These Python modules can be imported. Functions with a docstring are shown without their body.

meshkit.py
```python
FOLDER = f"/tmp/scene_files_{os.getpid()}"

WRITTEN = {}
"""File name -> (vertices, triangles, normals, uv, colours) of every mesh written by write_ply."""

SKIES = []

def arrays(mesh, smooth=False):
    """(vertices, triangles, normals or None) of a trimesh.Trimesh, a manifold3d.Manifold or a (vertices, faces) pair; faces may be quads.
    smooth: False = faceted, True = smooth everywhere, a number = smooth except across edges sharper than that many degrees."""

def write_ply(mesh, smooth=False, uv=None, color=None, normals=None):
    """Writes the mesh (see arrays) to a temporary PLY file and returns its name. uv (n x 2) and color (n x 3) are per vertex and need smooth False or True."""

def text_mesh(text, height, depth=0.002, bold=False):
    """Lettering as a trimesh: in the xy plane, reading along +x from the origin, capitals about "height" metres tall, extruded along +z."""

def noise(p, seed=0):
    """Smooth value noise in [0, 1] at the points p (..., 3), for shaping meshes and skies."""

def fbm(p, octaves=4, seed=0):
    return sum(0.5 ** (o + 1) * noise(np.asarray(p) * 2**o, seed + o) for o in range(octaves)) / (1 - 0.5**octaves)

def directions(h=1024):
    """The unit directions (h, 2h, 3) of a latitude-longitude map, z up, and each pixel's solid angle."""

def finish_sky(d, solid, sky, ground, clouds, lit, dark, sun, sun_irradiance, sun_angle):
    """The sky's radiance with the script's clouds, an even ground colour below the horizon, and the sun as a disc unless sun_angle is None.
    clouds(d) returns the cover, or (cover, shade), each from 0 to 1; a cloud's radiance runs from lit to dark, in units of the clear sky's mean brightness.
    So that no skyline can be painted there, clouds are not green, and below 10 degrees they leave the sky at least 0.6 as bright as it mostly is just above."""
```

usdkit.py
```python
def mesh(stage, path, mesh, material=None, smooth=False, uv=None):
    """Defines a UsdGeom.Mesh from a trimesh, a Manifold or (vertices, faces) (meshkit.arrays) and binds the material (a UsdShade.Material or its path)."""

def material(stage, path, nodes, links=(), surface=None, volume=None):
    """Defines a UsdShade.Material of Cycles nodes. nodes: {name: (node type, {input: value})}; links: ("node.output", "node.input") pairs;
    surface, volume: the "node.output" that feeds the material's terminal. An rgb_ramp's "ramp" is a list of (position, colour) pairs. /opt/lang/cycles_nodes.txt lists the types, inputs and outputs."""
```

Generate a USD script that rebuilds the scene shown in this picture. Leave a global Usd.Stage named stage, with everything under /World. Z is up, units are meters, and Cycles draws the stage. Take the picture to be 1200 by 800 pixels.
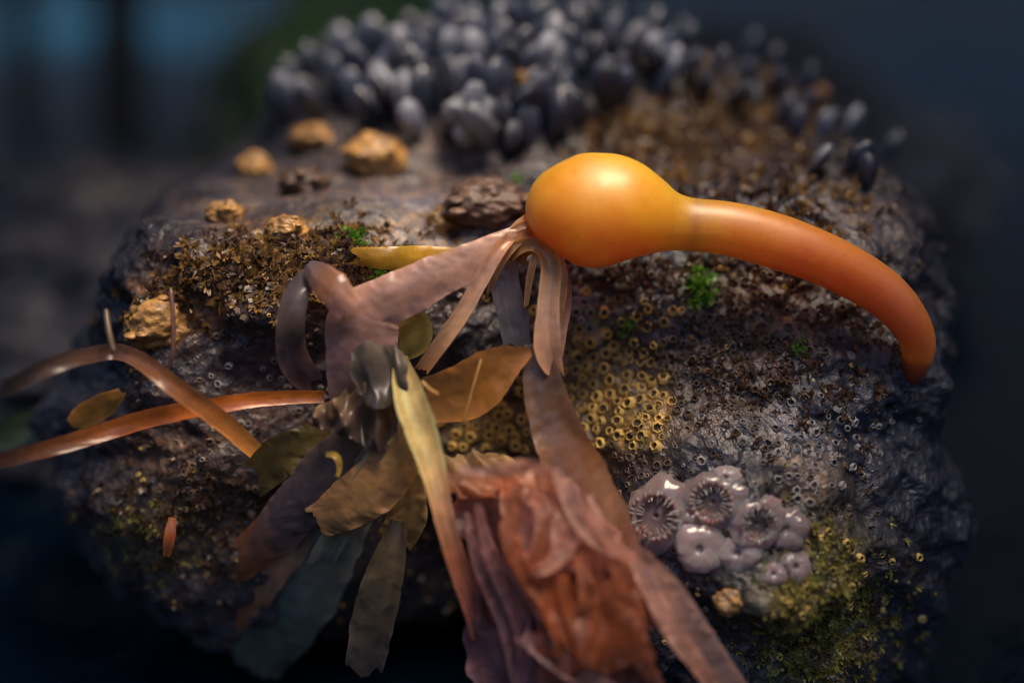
import math, random
import numpy as np, trimesh, usdkit, meshkit
from scipy.interpolate import RegularGridInterpolator, CubicSpline
from pxr import Usd, UsdGeom, UsdLux, UsdShade, Gf, Sdf, Vt

stage = Usd.Stage.CreateInMemory()
UsdGeom.SetStageUpAxis(stage, 'Z')
UsdGeom.Xform.Define(stage, '/World'); UsdGeom.Scope.Define(stage, '/World/Looks')
rng = np.random.default_rng(7); random.seed(7)

# ------------------------------------------------------------------ camera
PITCH = 20.0
CAM = np.array([0.0, -1.30, 0.90])
FOC, APW = 45.0, 36.0
cam = UsdGeom.Camera.Define(stage, '/World/camera')
cam.AddTranslateOp().Set(Gf.Vec3d(*CAM)); cam.AddRotateXOp().Set(90 - PITCH)
cam.CreateFocalLengthAttr(FOC); cam.CreateHorizontalApertureAttr(APW); cam.CreateVerticalApertureAttr(APW * 682 / 1024)
cam.CreateClippingRangeAttr(Gf.Vec2f(0.01, 2000)); cam.CreateFStopAttr(0.52); cam.CreateFocusDistanceAttr(1.335)
cam.CreateExposureAttr(1.75)

# ------------------------------------------------------------------ sky and sun
SUN = np.array([0.24, -0.12, 0.96]); SUN /= np.linalg.norm(SUN)
SKY = 0.09
dome = UsdLux.DomeLight.Define(stage, '/World/sky')
sky = usdkit.material(stage, '/World/Looks/sky', {
    's': ('sky_texture', {'sky_type': 'single_scattering', 'sun_disc': False, 'sun_elevation': float(math.asin(SUN[2])),
                          'sun_rotation': float(math.atan2(SUN[0], SUN[1]))}),
    'b': ('background_shader', {'strength': SKY})}, [('s.color', 'b.color')], surface='b.background')
UsdShade.MaterialBindingAPI.Apply(dome.GetPrim()).Bind(sky)
dome.GetPrim().SetCustomDataByKey('kind', 'structure')
sun = UsdLux.DistantLight.Define(stage, '/World/sun')
sun.CreateIntensityAttr(0.40); sun.CreateAngleAttr(28.0); sun.CreateColorAttr(Gf.Vec3f(1.0, 0.80, 0.58))
sun.GetPrim().CreateAttribute('inputs:normalize', Sdf.ValueTypeNames.Bool).Set(True)
rotm = Gf.Rotation(Gf.Vec3d(0, 0, 1), Gf.Vec3d(*SUN))
sun.AddTransformOp().Set(Gf.Matrix4d().SetRotate(rotm))

# ------------------------------------------------------------------ helpers
used = {}
def numbered(parent, name):
    k = used.get((parent, name), 0); used[(parent, name)] = k + 1
    return f'{parent}/{name}' if k == 0 else f'{parent}/{name}_{k:03d}'
def tag(o, label=None, cat=None, group=None, kind=None):
    for k, v in (('label', label), ('category', cat), ('group', group), ('kind', kind)):
        if v: o.SetCustomDataByKey(k, v)
    return o
def thing(name, label, cat, group=None, loc=(0, 0, 0), M=None):
    x = UsdGeom.Xform.Define(stage, numbered('/World', name))
    if M is not None: x.AddTransformOp().Set(Gf.Matrix4d(*np.asarray(M).T.ravel().tolist()))
    else: x.AddTranslateOp().Set(Gf.Vec3d(*map(float, loc)))
    return tag(x.GetPrim(), label, cat, group)
def obj(name, mesh, mat, parent=None, smooth=True, tint=None, label=None):
    base = '/World' if parent is None else str(parent.GetPath())
    m = usdkit.mesh(stage, numbered(base, name), mesh, mat, smooth=smooth)
    if tint is not None:
        UsdGeom.PrimvarsAPI(m).CreatePrimvar('tint', Sdf.ValueTypeNames.Color3fArray, 'vertex').Set(Vt.Vec3fArray.FromNumpy(np.asarray(tint, np.float32)))
    m.CreateDoubleSidedAttr(True)
    return tag(m.GetPrim(), label)
def copy_thing(src, name, label, cat, group, M):
    x = UsdGeom.Xform.Define(stage, numbered('/World', name))
    x.GetPrim().GetReferences().AddInternalReference(src.GetPath()); x.GetPrim().SetInstanceable(True)
    x.ClearXformOpOrder(); x.AddTransformOp().Set(Gf.Matrix4d(*np.asarray(M).T.ravel().tolist()))
    return tag(x.GetPrim(), label, cat, group)
def unit(v): v = np.asarray(v, float); return v / np.maximum(np.linalg.norm(v, axis=-1, keepdims=True), 1e-12)
def frame(loc, zaxis, spin=0.0, scale=1.0):
    z = unit(zaxis); a = np.array([0, 0, 1.0]) if abs(z[2]) < 0.9 else np.array([1.0, 0, 0])
    x = unit(np.cross(a, z)); y = np.cross(z, x); c, s = math.cos(spin), math.sin(spin)
    M = np.eye(4); s3 = np.broadcast_to(np.asarray(scale, float), 3)
    M[:3, 0], M[:3, 1], M[:3, 2] = (x * c + y * s) * s3[0], (-x * s + y * c) * s3[1], z * s3[2]; M[:3, 3] = loc
    return M

# ------------------------------------------------------------------ materials
def mat(name, nodes, links, surface='p.BSDF', volume=None):
    return usdkit.material(stage, '/World/Looks/' + name, nodes, links, surface=surface, volume=volume)
rock_mat = mat('rock', {
    'g': ('geometry', {}), 't': ('attribute', {'attribute': 'tint'}),
    'n1': ('noise_texture', {'scale': 55.0, 'detail': 6.0, 'roughness': 0.65}),
    'r1': ('rgb_ramp', {'ramp': [(0.28, (0.20, 0.23, 0.36)), (0.48, (0.80, 0.82, 0.92)), (0.62, (1.5, 1.25, 1.0)), (0.8, (2.6, 2.0, 1.4))]}),  # blue low stop puts bluer shadows into the rock colour
    'm1': ('mix_color', {'blend_type': 'multiply', 'fac': 1.0, 'use_clamp': False}),
    'v': ('voronoi_texture', {'scale': 95.0, 'feature': 'f1'}),
    'rv': ('rgb_ramp', {'ramp': [(0.0, (0.35, 0.3, 0.3)), (0.18, (0.5, 0.45, 0.4)), (0.3, (1.7, 1.5, 1.2)), (0.55, (1, 1, 1)), (0.9, (0.6, 0.6, 0.65))]}),
    'm2': ('mix_color', {'blend_type': 'multiply', 'fac': 0.65, 'use_clamp': False}),
    'n2': ('noise_texture', {'scale': 240.0, 'detail': 4.0}),
    'nr': ('noise_texture', {'scale': 30.0, 'detail': 3.0}),
    'rr': ('map_range', {'from_min': 0.3, 'from_max': 0.7, 'to_min': 0.16, 'to_max': 0.6}),
    'b1': ('bump', {'strength': 0.5, 'distance': 0.005}), 'b2': ('bump', {'strength': 0.6, 'distance': 0.003}),
    'p': ('principled_bsdf', {'specular_ior_level': 0.5})},
    [('g.position', 'n1.vector'), ('n1.fac', 'r1.fac'), ('t.color', 'm1.a'), ('r1.color', 'm1.b'), ('g.position', 'v.vector'), ('v.distance', 'rv.fac'),
     ('m1.result', 'm2.a'), ('rv.color', 'm2.b'), ('m2.result', 'p.base_color'), ('g.position', 'n2.vector'), ('g.position', 'nr.vector'), ('nr.fac', 'rr.value'),
     ('rr.result', 'p.roughness'), ('v.distance', 'b1.height'), ('n2.fac', 'b2.height'), ('b1.normal', 'b2.normal'), ('b2.normal', 'p.normal')])
def lump_mat(name, c1, c2, rough=0.5, scale=90.0, bump=0.004, sss=0.0, coat=0.0):
    return mat(name, {
        'tc': ('texture_coordinate', {}), 'oi': ('object_info', {}),
        'n': ('noise_texture', {'scale': scale, 'detail': 5.0, 'roughness': 0.6}),
        'r': ('rgb_ramp', {'ramp': [(0.3, c1), (0.68, c2)]}),
        'rr': ('map_range', {'to_min': 0.65, 'to_max': 1.35}),
        'h': ('hsv', {}),
        'b': ('bump', {'strength': 0.7, 'distance': bump}),
        'p': ('principled_bsdf', {'roughness': rough, 'subsurface_weight': sss, 'subsurface_scale': 0.004, 'coat_weight': coat, 'coat_roughness': 0.15})},
        [('tc.object', 'n.vector'), ('n.fac', 'r.fac'), ('oi.random', 'rr.value'), ('rr.result', 'h.value'), ('r.color', 'h.color'), ('h.color', 'p.base_color'),
         ('n.fac', 'b.height'), ('b.normal', 'p.normal')])
kelp_mat = mat('kelp_blade', {
    'g': ('geometry', {}), 't': ('attribute', {'attribute': 'tint'}),
    'n': ('noise_texture', {'scale': 45.0, 'detail': 5.0, 'roughness': 0.6}),
    'r': ('rgb_ramp', {'ramp': [(0.28, (0.6, 0.55, 0.52)), (0.5, (1, 1, 1)), (0.72, (1.4, 1.3, 1.15))]}),
    'm': ('mix_color', {'blend_type': 'multiply', 'fac': 0.75, 'use_clamp': False}),
    'n2': ('noise_texture', {'scale': 70.0, 'detail': 3.0}),
    'b': ('bump', {'strength': 0.22, 'distance': 0.004}),
    'p': ('principled_bsdf', {'roughness': 0.30, 'specular_ior_level': 0.55, 'coat_weight': 0.4, 'coat_roughness': 0.2}),
    'tr': ('translucent_bsdf', {}), 'mx': ('mix_closure', {'fac': 0.5})},
    [('g.position', 'n.vector'), ('n.fac', 'r.fac'), ('t.color', 'm.a'), ('r.color', 'm.b'), ('m.result', 'p.base_color'), ('m.result', 'tr.color'),
     ('g.position', 'n2.vector'), ('n2.fac', 'b.height'), ('b.normal', 'p.normal'), ('p.BSDF', 'mx.closure1'), ('tr.BSDF', 'mx.closure2')], surface='mx.closure')
red_mat = mat('red_frond', {
    'g': ('geometry', {}), 't': ('attribute', {'attribute': 'tint'}),
    'n': ('noise_texture', {'scale': 38.0, 'detail': 6.0, 'roughness': 0.65, 'distortion': 1.2}),
    'r': ('rgb_ramp', {'ramp': [(0.3, (0.5, 0.42, 0.42)), (0.5, (1, 1, 1)), (0.7, (1.7, 1.45, 1.35))]}),
    'm': ('mix_color', {'blend_type': 'multiply', 'fac': 0.9, 'use_clamp': False}),
    'b': ('bump', {'strength': 0.15, 'distance': 0.004}),
    'p': ('principled_bsdf', {'roughness': 0.42, 'coat_weight': 0.2, 'coat_roughness': 0.25}),
    'tr': ('translucent_bsdf', {}), 'mx': ('mix_closure', {'fac': 0.6}), 'tp': ('transparent_bsdf', {}), 'm2': ('mix_closure', {'fac': 0.16})},
    [('g.position', 'n.vector'), ('n.fac', 'r.fac'), ('t.color', 'm.a'), ('r.color', 'm.b'), ('m.result', 'p.base_color'), ('m.result', 'tr.color'),
     ('n.fac', 'b.height'), ('b.normal', 'p.normal'), ('p.BSDF', 'mx.closure1'), ('tr.BSDF', 'mx.closure2'), ('mx.closure', 'm2.closure1'), ('tp.BSDF', 'm2.closure2')], surface='m2.closure')
bulb_mat = mat('kelp_float', {
    'g': ('geometry', {}), 't': ('attribute', {'attribute': 'tint'}),
    'n': ('noise_texture', {'scale': 16.0, 'detail': 5.0}),
    'r': ('rgb_ramp', {'ramp': [(0.3, (0.80, 0.66, 0.55)), (0.6, (1.1, 1.14, 1.1))]}),
    'm': ('mix_color', {'blend_type': 'multiply', 'fac': 0.8, 'use_clamp': False}),
    'n3': ('noise_texture', {'scale': 170.0, 'detail': 5.0, 'roughness': 0.7}), 'r3': ('rgb_ramp', {'ramp': [(0.30, (0.62, 0.5, 0.42)), (0.42, (1, 1, 1)), (0.68, (1, 1, 1)), (0.8, (1.15, 1.2, 1.3))]}),
    'm3': ('mix_color', {'blend_type': 'multiply', 'fac': 0.8, 'use_clamp': False}),
    'n2': ('noise_texture', {'scale': 60.0, 'detail': 6.0, 'roughness': 0.65}), 'b': ('bump', {'strength': 0.16, 'distance': 0.004}),
    'p': ('principled_bsdf', {'roughness': 0.5, 'subsurface_weight': 0.8, 'subsurface_scale': 0.03, 'subsurface_radius': (1.0, 0.52, 0.2),
                              'coat_weight': 0.8, 'coat_roughness': 0.40})},
    [('g.position', 'n.vector'), ('n.fac', 'r.fac'), ('t.color', 'm.a'), ('r.color', 'm.b'), ('g.position', 'n3.vector'), ('n3.fac', 'r3.fac'), ('m.result', 'm3.a'), ('r3.color', 'm3.b'), ('m3.result', 'p.base_color'),
     ('g.position', 'n2.vector'), ('n2.fac', 'b.height'), ('b.normal', 'p.normal')])
def mussel_material(name, dark, pale):
    return mat(name, {
        'tc': ('texture_coordinate', {}), 'oi': ('object_info', {}),
        'sx': ('separate_xyz', {}), 'mp': ('mapping', {'location': (0, 0, 0), 'scale': (1, 1, 1)}),
        'w': ('wave_texture', {'wave_type': 'rings', 'rings_direction': 'spherical', 'scale': 130.0, 'distortion': 3.0, 'detail': 2.0, 'detail_scale': 1.0}),
        'n': ('noise_texture', {'scale': 120.0, 'detail': 4.0}),
        'mx': ('mix_float', {'fac': 0.35}),
        'r': ('rgb_ramp', {'ramp': [(0.42, dark), (0.72, pale)]}),  # pale stop is worn shell plus highlight streaks put into the colour
        'rr': ('map_range', {'to_min': 0.5, 'to_max': 1.7}), 'h': ('hsv', {}),
        'b': ('bump', {'strength': 0.35, 'distance': 0.0015}),
        'p': ('principled_bsdf', {'roughness': 0.28, 'coat_weight': 1.0, 'coat_roughness': 0.14})},
        [('tc.object', 'w.vector'), ('tc.object', 'n.vector'), ('n.fac', 'mx.a'), ('w.fac', 'mx.b'), ('mx.result', 'r.fac'), ('oi.random', 'rr.value'), ('rr.result', 'h.value'),
         ('r.color', 'h.color'), ('h.color', 'p.base_color'), ('w.fac', 'b.height'), ('b.normal', 'p.normal')])
mussel_dark = mussel_material('mussel_dark', (0.008, 0.011, 0.026), (0.085, 0.105, 0.17))
mussel_pale = mussel_material('mussel_pale', (0.05, 0.06, 0.10), (0.60, 0.62, 0.70))
mussel_brown = mussel_material('mussel_brown', (0.20, 0.09, 0.035), (0.50, 0.26, 0.12))
barn_mat = lump_mat('barnacle', (0.035, 0.028, 0.028), (0.24, 0.16, 0.10), 0.55, 300.0, 0.0015)
barn_yel = lump_mat('barnacle_ochre', (0.34, 0.21, 0.045), (0.95, 0.66, 0.20), 0.5, 300.0, 0.0015)
barn_pale = lump_mat('barnacle_pale', (0.14, 0.13, 0.14), (0.50, 0.45, 0.42), 0.5, 300.0, 0.0015)
barn_dark = lump_mat('barnacle_inside', (0.02, 0.015, 0.012), (0.07, 0.05, 0.035), 0.5, 300.0, 0.001)
ochre = lump_mat('ochre_stone', (0.05, 0.032, 0.024), (0.50, 0.26, 0.07), 0.42, 70.0, 0.006, coat=0.2)
brown = lump_mat('brown_stone', (0.03, 0.02, 0.02), (0.16, 0.09, 0.06), 0.45, 70.0, 0.006)
grey_stone = lump_mat('grey_stone', (0.05, 0.045, 0.05), (0.22, 0.18, 0.17), 0.5, 60.0, 0.006)
anem_mat = lump_mat('anemone_flesh', (0.13, 0.085, 0.09), (0.56, 0.42, 0.40), 0.2, 110.0, 0.003, sss=0.6, coat=1.0)
anem_disc = lump_mat('anemone_disc', (0.05, 0.04, 0.05), (0.22, 0.15, 0.15), 0.3, 160.0, 0.002, coat=0.5)
def leaf_material(name, c1, c2, tr=0.35):
    return mat(name, {'oi': ('object_info', {}), 'g': ('geometry', {}), 'n': ('noise_texture', {'scale': 60.0}), 'r': ('rgb_ramp', {'ramp': [(0.3, c1), (0.7, c2)]}),
        'p': ('principled_bsdf', {'roughness': 0.35}), 'tr': ('translucent_bsdf', {}), 'mx': ('mix_closure', {'fac': tr})},
        [('g.position', 'n.vector'), ('n.fac', 'r.fac'), ('r.color', 'p.base_color'), ('r.color', 'tr.color'), ('p.BSDF', 'mx.closure1'), ('tr.BSDF', 'mx.closure2')], surface='mx.closure')
green_alga = leaf_material('green_alga', (0.05, 0.17, 0.015), (0.20, 0.42, 0.05))
turf_brown = leaf_material('turf_brown', (0.025, 0.016, 0.015), (0.15, 0.08, 0.045))
turf_ochre = leaf_material('turf_ochre', (0.10, 0.055, 0.02), (0.38, 0.21, 0.06))
turf_olive = leaf_material('turf_olive', (0.10, 0.09, 0.015), (0.42, 0.36, 0.08))
tree_leaf = leaf_material('tree_leaf', (0.012, 0.028, 0.018), (0.03, 0.055, 0.03), 0.2)
bark_dark = lump_mat('dark_bark', (0.006, 0.006, 0.008), (0.022, 0.020, 0.020), 0.7, 40.0, 0.01)
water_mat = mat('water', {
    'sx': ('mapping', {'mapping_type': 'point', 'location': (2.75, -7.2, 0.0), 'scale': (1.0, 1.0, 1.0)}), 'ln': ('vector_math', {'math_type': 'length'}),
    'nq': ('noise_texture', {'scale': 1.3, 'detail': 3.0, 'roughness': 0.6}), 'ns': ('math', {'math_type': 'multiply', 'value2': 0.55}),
    'rc': ('rgb_ramp', {'ramp': [(0.30, (0.010, 0.085, 0.150)), (0.42, (0.003, 0.026, 0.046)), (0.52, (0.0006, 0.004, 0.009))]}), 'dv': ('math', {'math_type': 'multiply_add', 'value2': 0.12}),  # teal stops put the sky reflection at upper left into the water colour
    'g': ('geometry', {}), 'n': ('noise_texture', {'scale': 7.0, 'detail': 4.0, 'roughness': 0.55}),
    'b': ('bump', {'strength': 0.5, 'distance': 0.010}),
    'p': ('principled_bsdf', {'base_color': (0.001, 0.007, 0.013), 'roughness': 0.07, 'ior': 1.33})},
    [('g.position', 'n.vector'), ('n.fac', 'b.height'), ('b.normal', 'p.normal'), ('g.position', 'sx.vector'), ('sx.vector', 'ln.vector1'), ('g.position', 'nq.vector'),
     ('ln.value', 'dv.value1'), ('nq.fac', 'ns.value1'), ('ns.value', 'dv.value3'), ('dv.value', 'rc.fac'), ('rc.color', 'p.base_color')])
hill_mat = mat('added_hill', {'g': ('geometry', {}), 'n': ('noise_texture', {'scale': 0.6, 'detail': 6.0}),
    'r': ('rgb_ramp', {'ramp': [(0.3, (0.003, 0.008, 0.015)), (0.7, (0.008, 0.020, 0.030))]}), 'p': ('principled_bsdf', {'roughness': 0.9})},
    [('g.position', 'n.vector'), ('n.fac', 'r.fac'), ('r.color', 'p.base_color')])

# ------------------------------------------------------------------ boulder shape (star-shaped about BC)
BC = np.array([0.05, 0.33, 0.40])
def smin(a, b, k): h = np.clip(0.5 + 0.5 * (b - a) / k, 0, 1); return b * (1 - h) + a * h - k * h * (1 - h)
def ell(p, c, r): q = (p - np.array(c)) / np.array(r); l = np.linalg.norm(q, axis=-1); return (l - 1) * min(r) * 0.5 + (l - 1) * np.mean(r) * 0.5
def rbox(p, c, h, r):
    q = np.abs(p - np.array(c)) - (np.array(h) - r)
    return np.linalg.norm(np.maximum(q, 0), axis=-1) + np.minimum(q.max(-1), 0) - r
def sdf(p):
    d = rbox(p, (0.06, 0.34, 0.28), (0.37, 0.33, 0.275), 0.13)
    d = smin(d, ell(p, (0.05, 0.48, 0.49), (0.44, 0.27, 0.205)), 0.06)
    d = smin(d, rbox(p, (-0.27, 0.26, 0.43), (0.17, 0.26, 0.115), 0.08), 0.05)
    d = smin(d, ell(p, (0.37, 0.26, 0.40), (0.17, 0.27, 0.19)), 0.07)
    d = smin(d, ell(p, (0.26, 0.05, 0.10), (0.25, 0.22, 0.34)), 0.08)
    d = smin(d, ell(p, (-0.33, 0.14, 0.23), (0.24, 0.22, 0.20)), 0.06)
    return d
NA, NE = 1050, 430
sa = np.linspace(-1, 1, NA); AZ = math.pi * (0.55 * sa + 0.45 * sa ** 3)
EL = np.radians(np.linspace(-62, 90, NE))
A, E = np.meshgrid(AZ, EL, indexing='ij')
D = np.stack([np.sin(A) * np.cos(E), -np.cos(A) * np.cos(E), np.sin(E)], -1)
def solve(Dr):
    r = np.full(Dr.shape[:-1], 1.2)
    for _ in range(46):
        r = np.maximum(r - 0.8 * np.clip(sdf(BC + Dr * r[..., None]), -0.05, 0.2), 0.03)
    return r
sub = (slice(None, None, 3), slice(None, None, 3))
R0 = RegularGridInterpolator((AZ[::3], EL[::3]), solve(D[sub]), bounds_error=False, fill_value=None)(np.stack([A, E], -1))
P0 = BC + D * R0[..., None]
fb = meshkit.fbm
rough = 0.10 * (fb(P0 * 4.2, 3, 3) - 0.5) + 0.085 * (fb(P0 * 13, 3, 11) - 0.5) + 0.022 * (fb(P0 * 34, 3, 21) - 0.5) + 0.010 * (fb(P0 * 90, 3, 31) - 0.5)
front = np.clip((0.54 - P0[..., 2]) / 0.05, 0.0, 1)
RR = R0 + rough * (0.62 + 0.38 * front)
RF = RegularGridInterpolator((AZ, EL), RR, bounds_error=False, fill_value=None)
def inside(p):
    q = p - BC; l = np.linalg.norm(q, axis=-1)
    return l - RF(np.stack([np.arctan2(q[..., 0], -q[..., 1]), np.clip(np.arcsin(np.clip(q[..., 2] / np.maximum(l, 1e-9), -1, 1)), EL[0], EL[-1])], -1))
def rock_normal(p):
    e = 0.012; g = np.stack([inside(p + np.eye(3)[k] * e) - inside(p - np.eye(3)[k] * e) for k in range(3)], -1)
    return unit(g)
cp, sp = math.cos(math.radians(PITCH)), math.sin(math.radians(PITCH))
FWD, UPV, RGT = np.array([0, cp, -sp]), np.array([0, sp, cp]), np.array([1.0, 0, 0])
PX = APW / FOC / 1200
def ray(px, py):
    px, py = np.asarray(px, float), np.asarray(py, float)
    return FWD + RGT * ((px - 600) * PX)[..., None] + UPV * ((400 - py) * PX)[..., None]
def depth(px, py, miss=np.nan):
    """distance along the view axis at which the sight line meets the boulder"""
    d = ray(px, py); t = np.full(d.shape[:-1], 0.8)
    hit = np.zeros(t.shape, bool)
    for _ in range(150):
        f = inside(CAM + d * t[..., None]); hit |= f < 0.0008
        t = np.where(hit, t, t + np.clip(f * 0.5, 0.0006, 0.03))
    return np.where(hit & (t < 2.4), t, miss)
def at(px, py, off=0.0, miss=np.nan):
    t = depth(px, py, miss); return CAM + ray(px, py) * (t - off)[..., None]
def at_depth(px, py, t): return CAM + ray(px, py) * np.asarray(t, float)[..., None]

# boulder mesh: a grid on azimuth and elevation, closed at the seam, with regional colours of its own growth
V = (BC + D * RR[..., None]).reshape(-1, 3)
idx = np.arange(NA * NE).reshape(NA, NE)
q = np.stack([idx[:-1, :-1], idx[1:, :-1], idx[1:, 1:], idx[:-1, 1:]], -1).reshape(-1, 4)
F = np.vstack([q[:, [0, 1, 2]], q[:, [0, 2, 3]]])
def paint(V, spots, base, seed=5):
    c = np.tile(np.array(base, float), (len(V), 1))
    for (p, rad, col, amt) in spots:
        if np.any(np.isnan(p)): continue
        w = np.exp(-((np.linalg.norm(V - p, axis=1) / rad) ** 2)) * amt
        w = w * np.clip(2.2 * fb(V * 22, 3, seed) - 0.35, 0, 1.3); w = np.clip(w, 0, 1)[:, None]; c = c * (1 - w) + np.array(col) * w
        seed += 1
    return c
def spot(px, py, rpx, col, amt=1.0): return (at([px], [py])[0], rpx * PX * 1.3, col, amt)
spots = [spot(480, 220, 140, (0.17, 0.13, 0.12)), spot(300, 230, 120, (0.13, 0.11, 0.115)), spot(500, 270, 80, (0.30, 0.24, 0.20)), spot(420, 265, 50, (0.26, 0.25, 0.13)),
    spot(300, 320, 70, (0.20, 0.10, 0.045)), spot(400, 320, 45, (0.30, 0.17, 0.05)), spot(190, 365, 45, (0.28, 0.15, 0.07)), spot(690, 420, 60, (0.20, 0.14, 0.06)), spot(790, 350, 40, (0.10, 0.11, 0.16)), spot(640, 330, 40, (0.10, 0.11, 0.15)), spot(470, 240, 60, (0.20, 0.19, 0.23)), spot(1010, 420, 80, (0.05, 0.055, 0.08)), spot(840, 540, 50, (0.03, 0.035, 0.055)),
    spot(740, 490, 50, (0.42, 0.26, 0.06)), spot(680, 380, 40, (0.33, 0.30, 0.27)), spot(570, 500, 50, (0.38, 0.27, 0.09)), spot(890, 365, 50, (0.25, 0.15, 0.08)),
    spot(930, 500, 34, (0.20, 0.21, 0.27)), spot(940, 550, 40, (0.17, 0.12, 0.10)), spot(820, 330, 30, (0.07, 0.14, 0.03)), spot(970, 690, 80, (0.24, 0.20, 0.05)), spot(960, 760, 60, (0.12, 0.13, 0.05)),
    spot(230, 570, 120, (0.15, 0.10, 0.075)), spot(160, 630, 60, (0.10, 0.09, 0.05)), spot(800, 180, 110, (0.14, 0.085, 0.055)), spot(920, 150, 60, (0.17, 0.10, 0.05)),
    spot(1000, 250, 110, (0.12, 0.10, 0.10)), spot(340, 490, 60, (0.16, 0.12, 0.12)), spot(600, 600, 90, (0.13, 0.08, 0.06)), spot(860, 470, 60, (0.06, 0.04, 0.035))]
boulder = thing('mussel_covered_boulder', 'big dark wet boulder crusted with mussels and barnacles under the orange kelp', 'boulder', loc=(0, 0, 0))
obj('rock', (V, F), rock_mat, boulder, smooth=True, tint=paint(V, spots, (0.024, 0.026, 0.042)) * 0.75)

# ------------------------------------------------------------------ setting: water, added hill ring, neighbour rocks
def grid_sheet(x0, x1, y0, y1, n, m, z):
    xs, ys = np.linspace(x0, x1, n), np.linspace(y0, y1, m); X, Y = np.meshgrid(xs, ys, indexing='ij')
    v = np.stack([X, Y, z(X, Y)], -1).reshape(-1, 3); i = np.arange(n * m).reshape(n, m)
    f = np.stack([i[:-1, :-1], i[1:, :-1], i[1:, 1:], i[:-1, 1:]], -1).reshape(-1, 4)
    return v, np.vstack([f[:, [0, 1, 2]], f[:, [0, 2, 3]]])
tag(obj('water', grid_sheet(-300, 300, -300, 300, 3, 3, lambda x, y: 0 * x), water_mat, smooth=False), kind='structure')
th = np.linspace(0, 2 * math.pi, 241); prof = np.array([(55, -2.0), (62, 0.4), (80, 0.32), (110, 0.75), (150, 1.0), (220, 0.9)])
hv = []
for (rad, k) in prof:
    top = 38 + 22 * fb(np.stack([np.cos(th) * 3, np.sin(th) * 3, 0 * th], -1), 4, 9)
    top = top * (1 - 0.25 * np.exp(-((th - math.radians(113)) / 0.10) ** 4))
    hv.append(np.stack([rad * np.cos(th), rad * np.sin(th), np.where(k < 0, k, k * top * 1.9)], -1))
hv = np.array(hv); hi = np.arange(hv.shape[0] * hv.shape[1]).reshape(hv.shape[:2])
hq = np.stack([hi[:-1, :-1], hi[1:, :-1], hi[1:, 1:], hi[:-1, 1:]], -1).reshape(-1, 4)
tag(obj('hills', (hv.reshape(-1, 3), np.vstack([hq[:, [0, 1, 2]], hq[:, [0, 2, 3]]])), hill_mat), kind='structure')  # unseen hill ring added so the water reflects dark

def lump(rad, seed, sub=4, amp=0.35, freq=1.6, fine=0.12):
    s = trimesh.creation.icosphere(subdivisions=sub); v = s.vertices
    k = 1 + amp * 2 * (fb(v * freq + seed * 3.1, 3, seed) - 0.5) + fine * 2 * (fb(v * freq * 4 + seed, 3, seed + 7) - 0.5)
    return v * k[:, None] * np.asarray(rad), s.faces
def neighbour(name, label, loc, rad, seed, base, extra=()):
    t = thing(name, label, 'rock', loc=loc)
    v, f = lump(rad, seed, 6, 0.3, 1.5, 0.14)
    sp_ = [(np.array(p), r, c, a) for (p, r, c, a) in extra]
    obj('rock', (v, f), rock_mat, t, tint=paint(v, sp_, base, seed))
    return t
neighbour('shore_rock', 'low dim grey rock behind the left end of the boulder', (-0.72, 0.95, 0.12), (0.62, 0.40, 0.30), 3, (0.04, 0.04, 0.05))
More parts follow.
